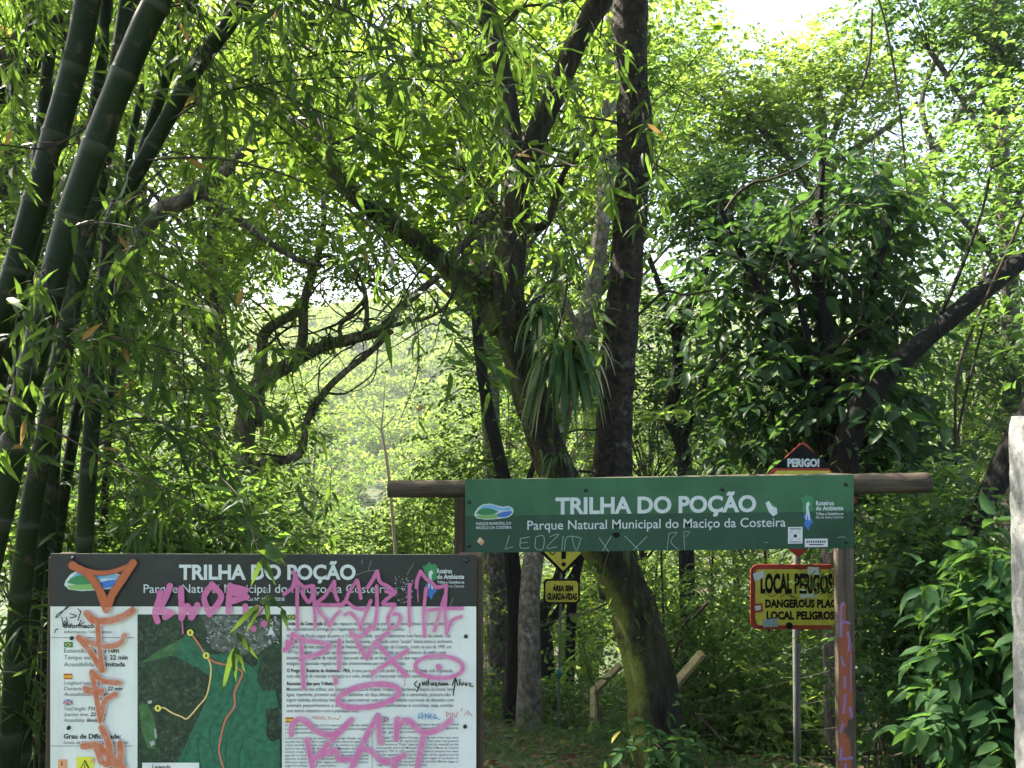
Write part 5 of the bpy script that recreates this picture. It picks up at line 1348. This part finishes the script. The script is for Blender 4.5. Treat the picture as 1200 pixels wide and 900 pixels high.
# ------------------------------------------------------------------ the danger sign behind it
D3 = 6.0
def round_rect(x0, y0, x1, y1, r, n=5):
    o = []
    for cx, cy, a0 in ((x1-r, y0+r, -90), (x1-r, y1-r, 0), (x0+r, y1-r, 90), (x0+r, y0+r, 180)):
        for i in range(n+1):
            a = math.radians(a0 + 90*i/n); o.append((cx + r*math.cos(a), cy + r*math.sin(a)))
    return o
def plate(name, outline, mat, d, th, root):
    mb = MB(); f = [P(x, y, d) for x, y in outline]; n = len(f)
    mb.add([(x, y, z) for x, y, z in f] + [(x, y+th, z) for x, y, z in f], [tuple(range(n-1, -1, -1)), tuple(range(n, 2*n))] + [(i, (i+1) % n, n+(i+1) % n, n+i) for i in range(n)])
    return mb.build(name, mat, root)
px0 = P(936, 800, D3)[0]
danger = thing('danger_sign', (px0, D3, Hs(px0, D3)), 'red and yellow danger sign with a lozenge above a plate, partly behind the green board', 'warning sign')
mb = MB(); mb.tube([(px0+.005, D3+.05, Hs(px0, D3)-.3), (px0, D3+.04, 0), P(937, 540, D3+.03)], .028, 12, 2); mb.build('pole', M['steel'], danger, True)
loz = plate('lozenge_plate', [(941,518.5),(945,520),(1002,582),(1004,587),(1000,592),(940,650),(936,652.5),(931,650),(873,592),(870,587),(873,582),(937,520)], K['red'], D3, .006, danger)
A = Art(loz, D3)
poly_px(A['yellow'], [(905,557),(910,551.5),(972,551.5),(990,580),(989,587),(936,640),(884,588),(884,580)], D3, .002)
poly_px(A['black'], [(941,520.5),(974,546),(976,548.5),(906,548.5),(908,546),(938,521.5)], D3, .003)
text_px(A['letter'], 'PERIGO!', 922.5, 546.6, 8.6, D3, .005, 960, .055)
A.flush(dict(letter='lettering', black='black_print', yellow='yellow_panel'))
pl = plate('lower_plate', round_rect(879.5, 661.5, 997.5, 737.5, 9), K['red'], D3, .006, danger)
A = Art(pl, D3)
poly_px(A['yellow'], round_rect(885, 667, 992.5, 732.5, 5), D3, .002)
text_px(A['black'], 'LOCAL PERIGOSO', 891, 694, 20.5, D3, .004, 985, .052, res=3)
text_px(A['black'], 'DANGEROUS PLACE', 896.5, 711.5, 8.6, D3, .004, 985, .055); text_px(A['black'], 'LOCAL PELIGROSO', 898, 725.4, 8.6, D3, .004, 986, .055)
STK[0] = 0
for L in ([(881,665),(884,690),(882,700)], [(883,722),(889,734),(900,735)], [(930,663),(938,667),(945,663)], [(940,690),(945,700),(938,706)],[(926,699),(934,701),(928,704)], [(898,696),(904,699),(910,696)], [(914,700),(920,696),(930,699)], [(962,697),(968,692),(972,700),(976,694)]): stroke_px(A['marker'], L, .7, D3, .005, .15)
A.flush(dict(black='lettering', yellow='yellow_panel', marker='graffiti'))
for q in ([(882,672),(894,668.5),(896,676),(884,681)], [(946,664),(959.5,664.5),(959.5,673.5),(946.5,673)], [(937,696.5),(956,695),(957,699),(938,701)], [(893,726),(910,724),(912,734),(894,735)]):
    a = MB(); poly_px(a, q, D3, .006); a.build('sticker', K['sticker'] if q[0][1] < 720 else K['pale_sticker'], pl)
a = MB(); poly_px(a, [(881.5,708),(893,706.5),(894,716.5),(882.5,718.5)], D3, .006); s1 = a.build('sticker', K['red'], pl)
a = MB(); poly_px(a, [(884,710),(891,709),(891.5,714),(885,715.5)], D3, .0075); a.build('sticker_print', K['sticker'], s1)
a = MB(); disc_px(a, 924.5, 733, 4.2, D3, .006); s1 = a.build('sticker', K['black'], pl)

# ------------------------------------------------------------------ the small yellow warning signs
D4 = 8.6
px0 = P(656, 800, D4)[0]
warn = thing('lifeguard_warning_sign', (px0, D4, Hs(px0, D4)), 'small yellow diamond warning sign over a no-lifeguard plate on a thin pole', 'warning sign')
mb = MB(); mb.tube([(px0-.02, D4+.04, Hs(px0, D4)-.3), P(656, 760, D4+.03), P(659, 615, D4+.03)], .015, 8, 3); mb.build('pole', M['steel'], warn, True)
dm = plate('diamond_plate', [(660,592),(702,632),(660,674),(618,632)], K['black'], D4, .004, warn)
A = Art(dm, D4); poly_px(A['yellow'], [(660,597),(697,632),(660,669),(623,632)], D4, .003)
poly_px(A['black'], [(657,612),(664,612),(663,655),(658,655)], D4, .006); disc_px(A['black'], 660.5, 661.3, 2.7, D4, .006)
poly_px(A['black'], ell(647.5, 646.5, 3.6, 3.6, 0)[:-1], D4, .006); poly_px(A['yellow'], ell(647.5, 646.5, 2.2, 2.2, 0)[:-1], D4, .009)
A.flush(dict(yellow='yellow_panel', black='warning_symbol'))
lp = plate('text_plate', round_rect(637, 678.5, 679.5, 707.5, 5), K['black'], D4, .004, warn)
A = Art(lp, D4); poly_px(A['yellow'], round_rect(639.2, 680.6, 677.4, 705.4, 4), D4, .003)
text_px(A['black'], 'ÁREA SEM', 647.5, 692.3, 6.0, D4, .006, 671.5, .06); text_px(A['black'], 'GUARDA-VIDAS', 641.2, 702.4, 7.0, D4, .006, 676.2, .06)
A.flush(dict(black='lettering', yellow='yellow_panel'))
gr = MB(); c = P(655.5, 788, D4-.04)
gr.tube([(c[0], c[1], c[2]+.07), (c[0], c[1], c[2]+.045), (c[0], c[1], c[2]+.03), (c[0], c[1], c[2]-.05), (c[0], c[1], c[2]-.062)], [.012,.014,.04,.043,.03], 10, 2)
tagp(gr.build('hanging_bottle', plain('green plastic', (.02,.16,.09), .25, .5), None, True), 'green plastic bottle tied to the thin pole of the yellow warning sign', 'bottle')

# ------------------------------------------------------------------ the bent-post wire fence, the concrete post
fence = thing('bent_post_fence', (P(698, 850, 8)[0], 8.0, Hs(P(698, 850, 8)[0], 8.0)), 'wire fence on bent-top posts running behind the leaning trunk', 'fence')
M['wire'] = plain('rusty wire', (.07,.06,.05), .7, .3)
M['fence_post'] = plain('lichen-stained fence post', (.30,.26,.13), .8, .25, .35, 14, .4)  # yellow of sunlight put into the post colour
FP = [((567,870),(567,808),(581,789),14.0,3.6),((697,905),(697,806),(727,779),8.0,5.0),((790,915),(790,800),(823,765),6.9,6.0)]
tops = []
for (a, b_, c_, d, hw) in FP:
    p0, p1, p2 = P(*a, d), P(*b_, d), P(*c_, d - .1)
    r = hw2r(hw, d); g = Hs(p0[0], d)
    mb = MB(); mb.tube([(p0[0], d, g-.3), (p0[0], d, (g+p1[2])/2), p1], r*1.2, 4, 1); po = mb.build('post', M['fence_post'], fence, bevel=.01)
    mb = MB(); mb.tube([(p1[0]-.01, d, p1[2]-.04), p2], [r*1.1, r*1.0], 4, 1); mb.build('arm', M['fence_post'], po, bevel=.01)
    tops.append((p0[0], d, g, p1[2]))
ext = [(tops[0][0]-4, 20, Hs(tops[0][0]-4, 20), Hs(tops[0][0]-4, 20)+1.6)] + tops + [(2.9, 5.9, Hs(2.9, 5.9), Hs(2.9, 5.9)+1.3)]
for k in range(5):
    u = .12 + .2*k; mb = MB()
    for (a, b_) in zip(ext[:-1], ext[1:]):
        za, zb = a[2] + (a[3]-a[2])*u, b_[2] + (b_[3]-b_[2])*u
        mb.tube([(a[0], a[1]-.06, za), ((a[0]+b_[0])/2, (a[1]+b_[1])/2-.06, (za+zb)/2-.03), (b_[0], b_[1]-.06, zb)], .0017, 4, 4, 0, False)
    mb.build('wire', M['wire'], fence)
D5 = 2.6
cp = MB(); xa, xb = P(1178.5, 495, D5+.13)[0], P(1186, 895, D5+.13)[0]; g = Hs(1.7, D5)
zt = P(1180, 489, D5)[2]; zb = P(1186, 900, D5)[2]; sl_ = (xb-xa)/(zb-zt)
xg = xa + sl_*(g-.3-zt)
wd = .13
gc = np.random.default_rng(8); nr_ = 70; prof = []
for u in range(4):
    for k in range(8): prof.append((u, k / 8))
V, F = [], []
for i in range(nr_ + 1):
    z = (g - .3) + (zt - (g - .3)) * i / nr_; cx0 = xg + (xa - xg) * i / nr_
    for (u, k) in prof:
        a_, b_ = [(k, 0), (1, k), (1 - k, 1), (0, 1 - k)][u]
        corner = min(k, 1 - k) if k > 0 else 0
        chip = .006 + (.018 * gc.random() if gc.random() < .16 else 0) if corner == 0 else (.002 if corner < .13 else 0)
        if i == nr_: chip += .006
        a_ = a_ + (.5 - a_) * (chip / wd * 2) + gc.normal(0, .006); b_ = b_ + (.5 - b_) * (chip / wd * 2) + gc.normal(0, .006)
        V.append((cx0 + a_ * wd, D5 + b_ * wd, z + gc.normal(0, .002)))
m_ = len(prof)
for i in range(nr_):
    for j in range(m_): F.append((i*m_+j, i*m_+(j+1) % m_, (i+1)*m_+(j+1) % m_, (i+1)*m_+j))
F.append(tuple(nr_*m_ + j for j in range(m_)))
cp.add(V, F)
def concrete():
    m, t, out = newmat('whitewashed concrete')
    p = t.nodes.new('ShaderNodeBsdfPrincipled'); p.inputs['Roughness'].default_value = .9
    f = noise(t, 22, 8, .7); h = noise(t, 60, 3, .5); s = noise(t, 7, 5, .7, stretch=(1,1,.15))
    c = ramp(t, f, [(.28, (.15,.15,.142)), (.5, (.26,.26,.247)), (.75, (.33,.33,.317))])
    c = mixcol(t, ramp(t, h, [(.66, (0,0,0)), (.70, (.8,.8,.8))]), c, (.10,.095,.085))
    c = mixcol(t, ramp(t, s, [(.58, (0,0,0)), (.72, (.5,.5,.5))]), c, (.19,.18,.16))
    t.links.new(c, p.inputs['Base Color']); t.links.new(bump(t, h, .5, .01), p.inputs['Normal'])
    t.links.new(p.outputs[0], out.inputs['Surface']); return m
tagp(cp.build('concrete_post', concrete(), None), 'whitewashed concrete post with chipped edges beside the big-leaved shrub', 'post')
bpy.data.objects.remove(_fo)

# ------------------------------------------------------------------ the hazy air of the valley
hz = MB(); hz.box((-420, -60, -32), (420, 640, 112))
m, t, out = newmat('haze')
pv = t.nodes.new('ShaderNodeVolumePrincipled'); pv.inputs['Color'].default_value = (.93, .96, 1, 1); pv.inputs['Density'].default_value = .0006; pv.inputs['Anisotropy'].default_value = .0
t.links.new(pv.outputs[0], out.inputs['Volume'])
ho = hz.build('haze', m); ho['kind'] = 'stuff'
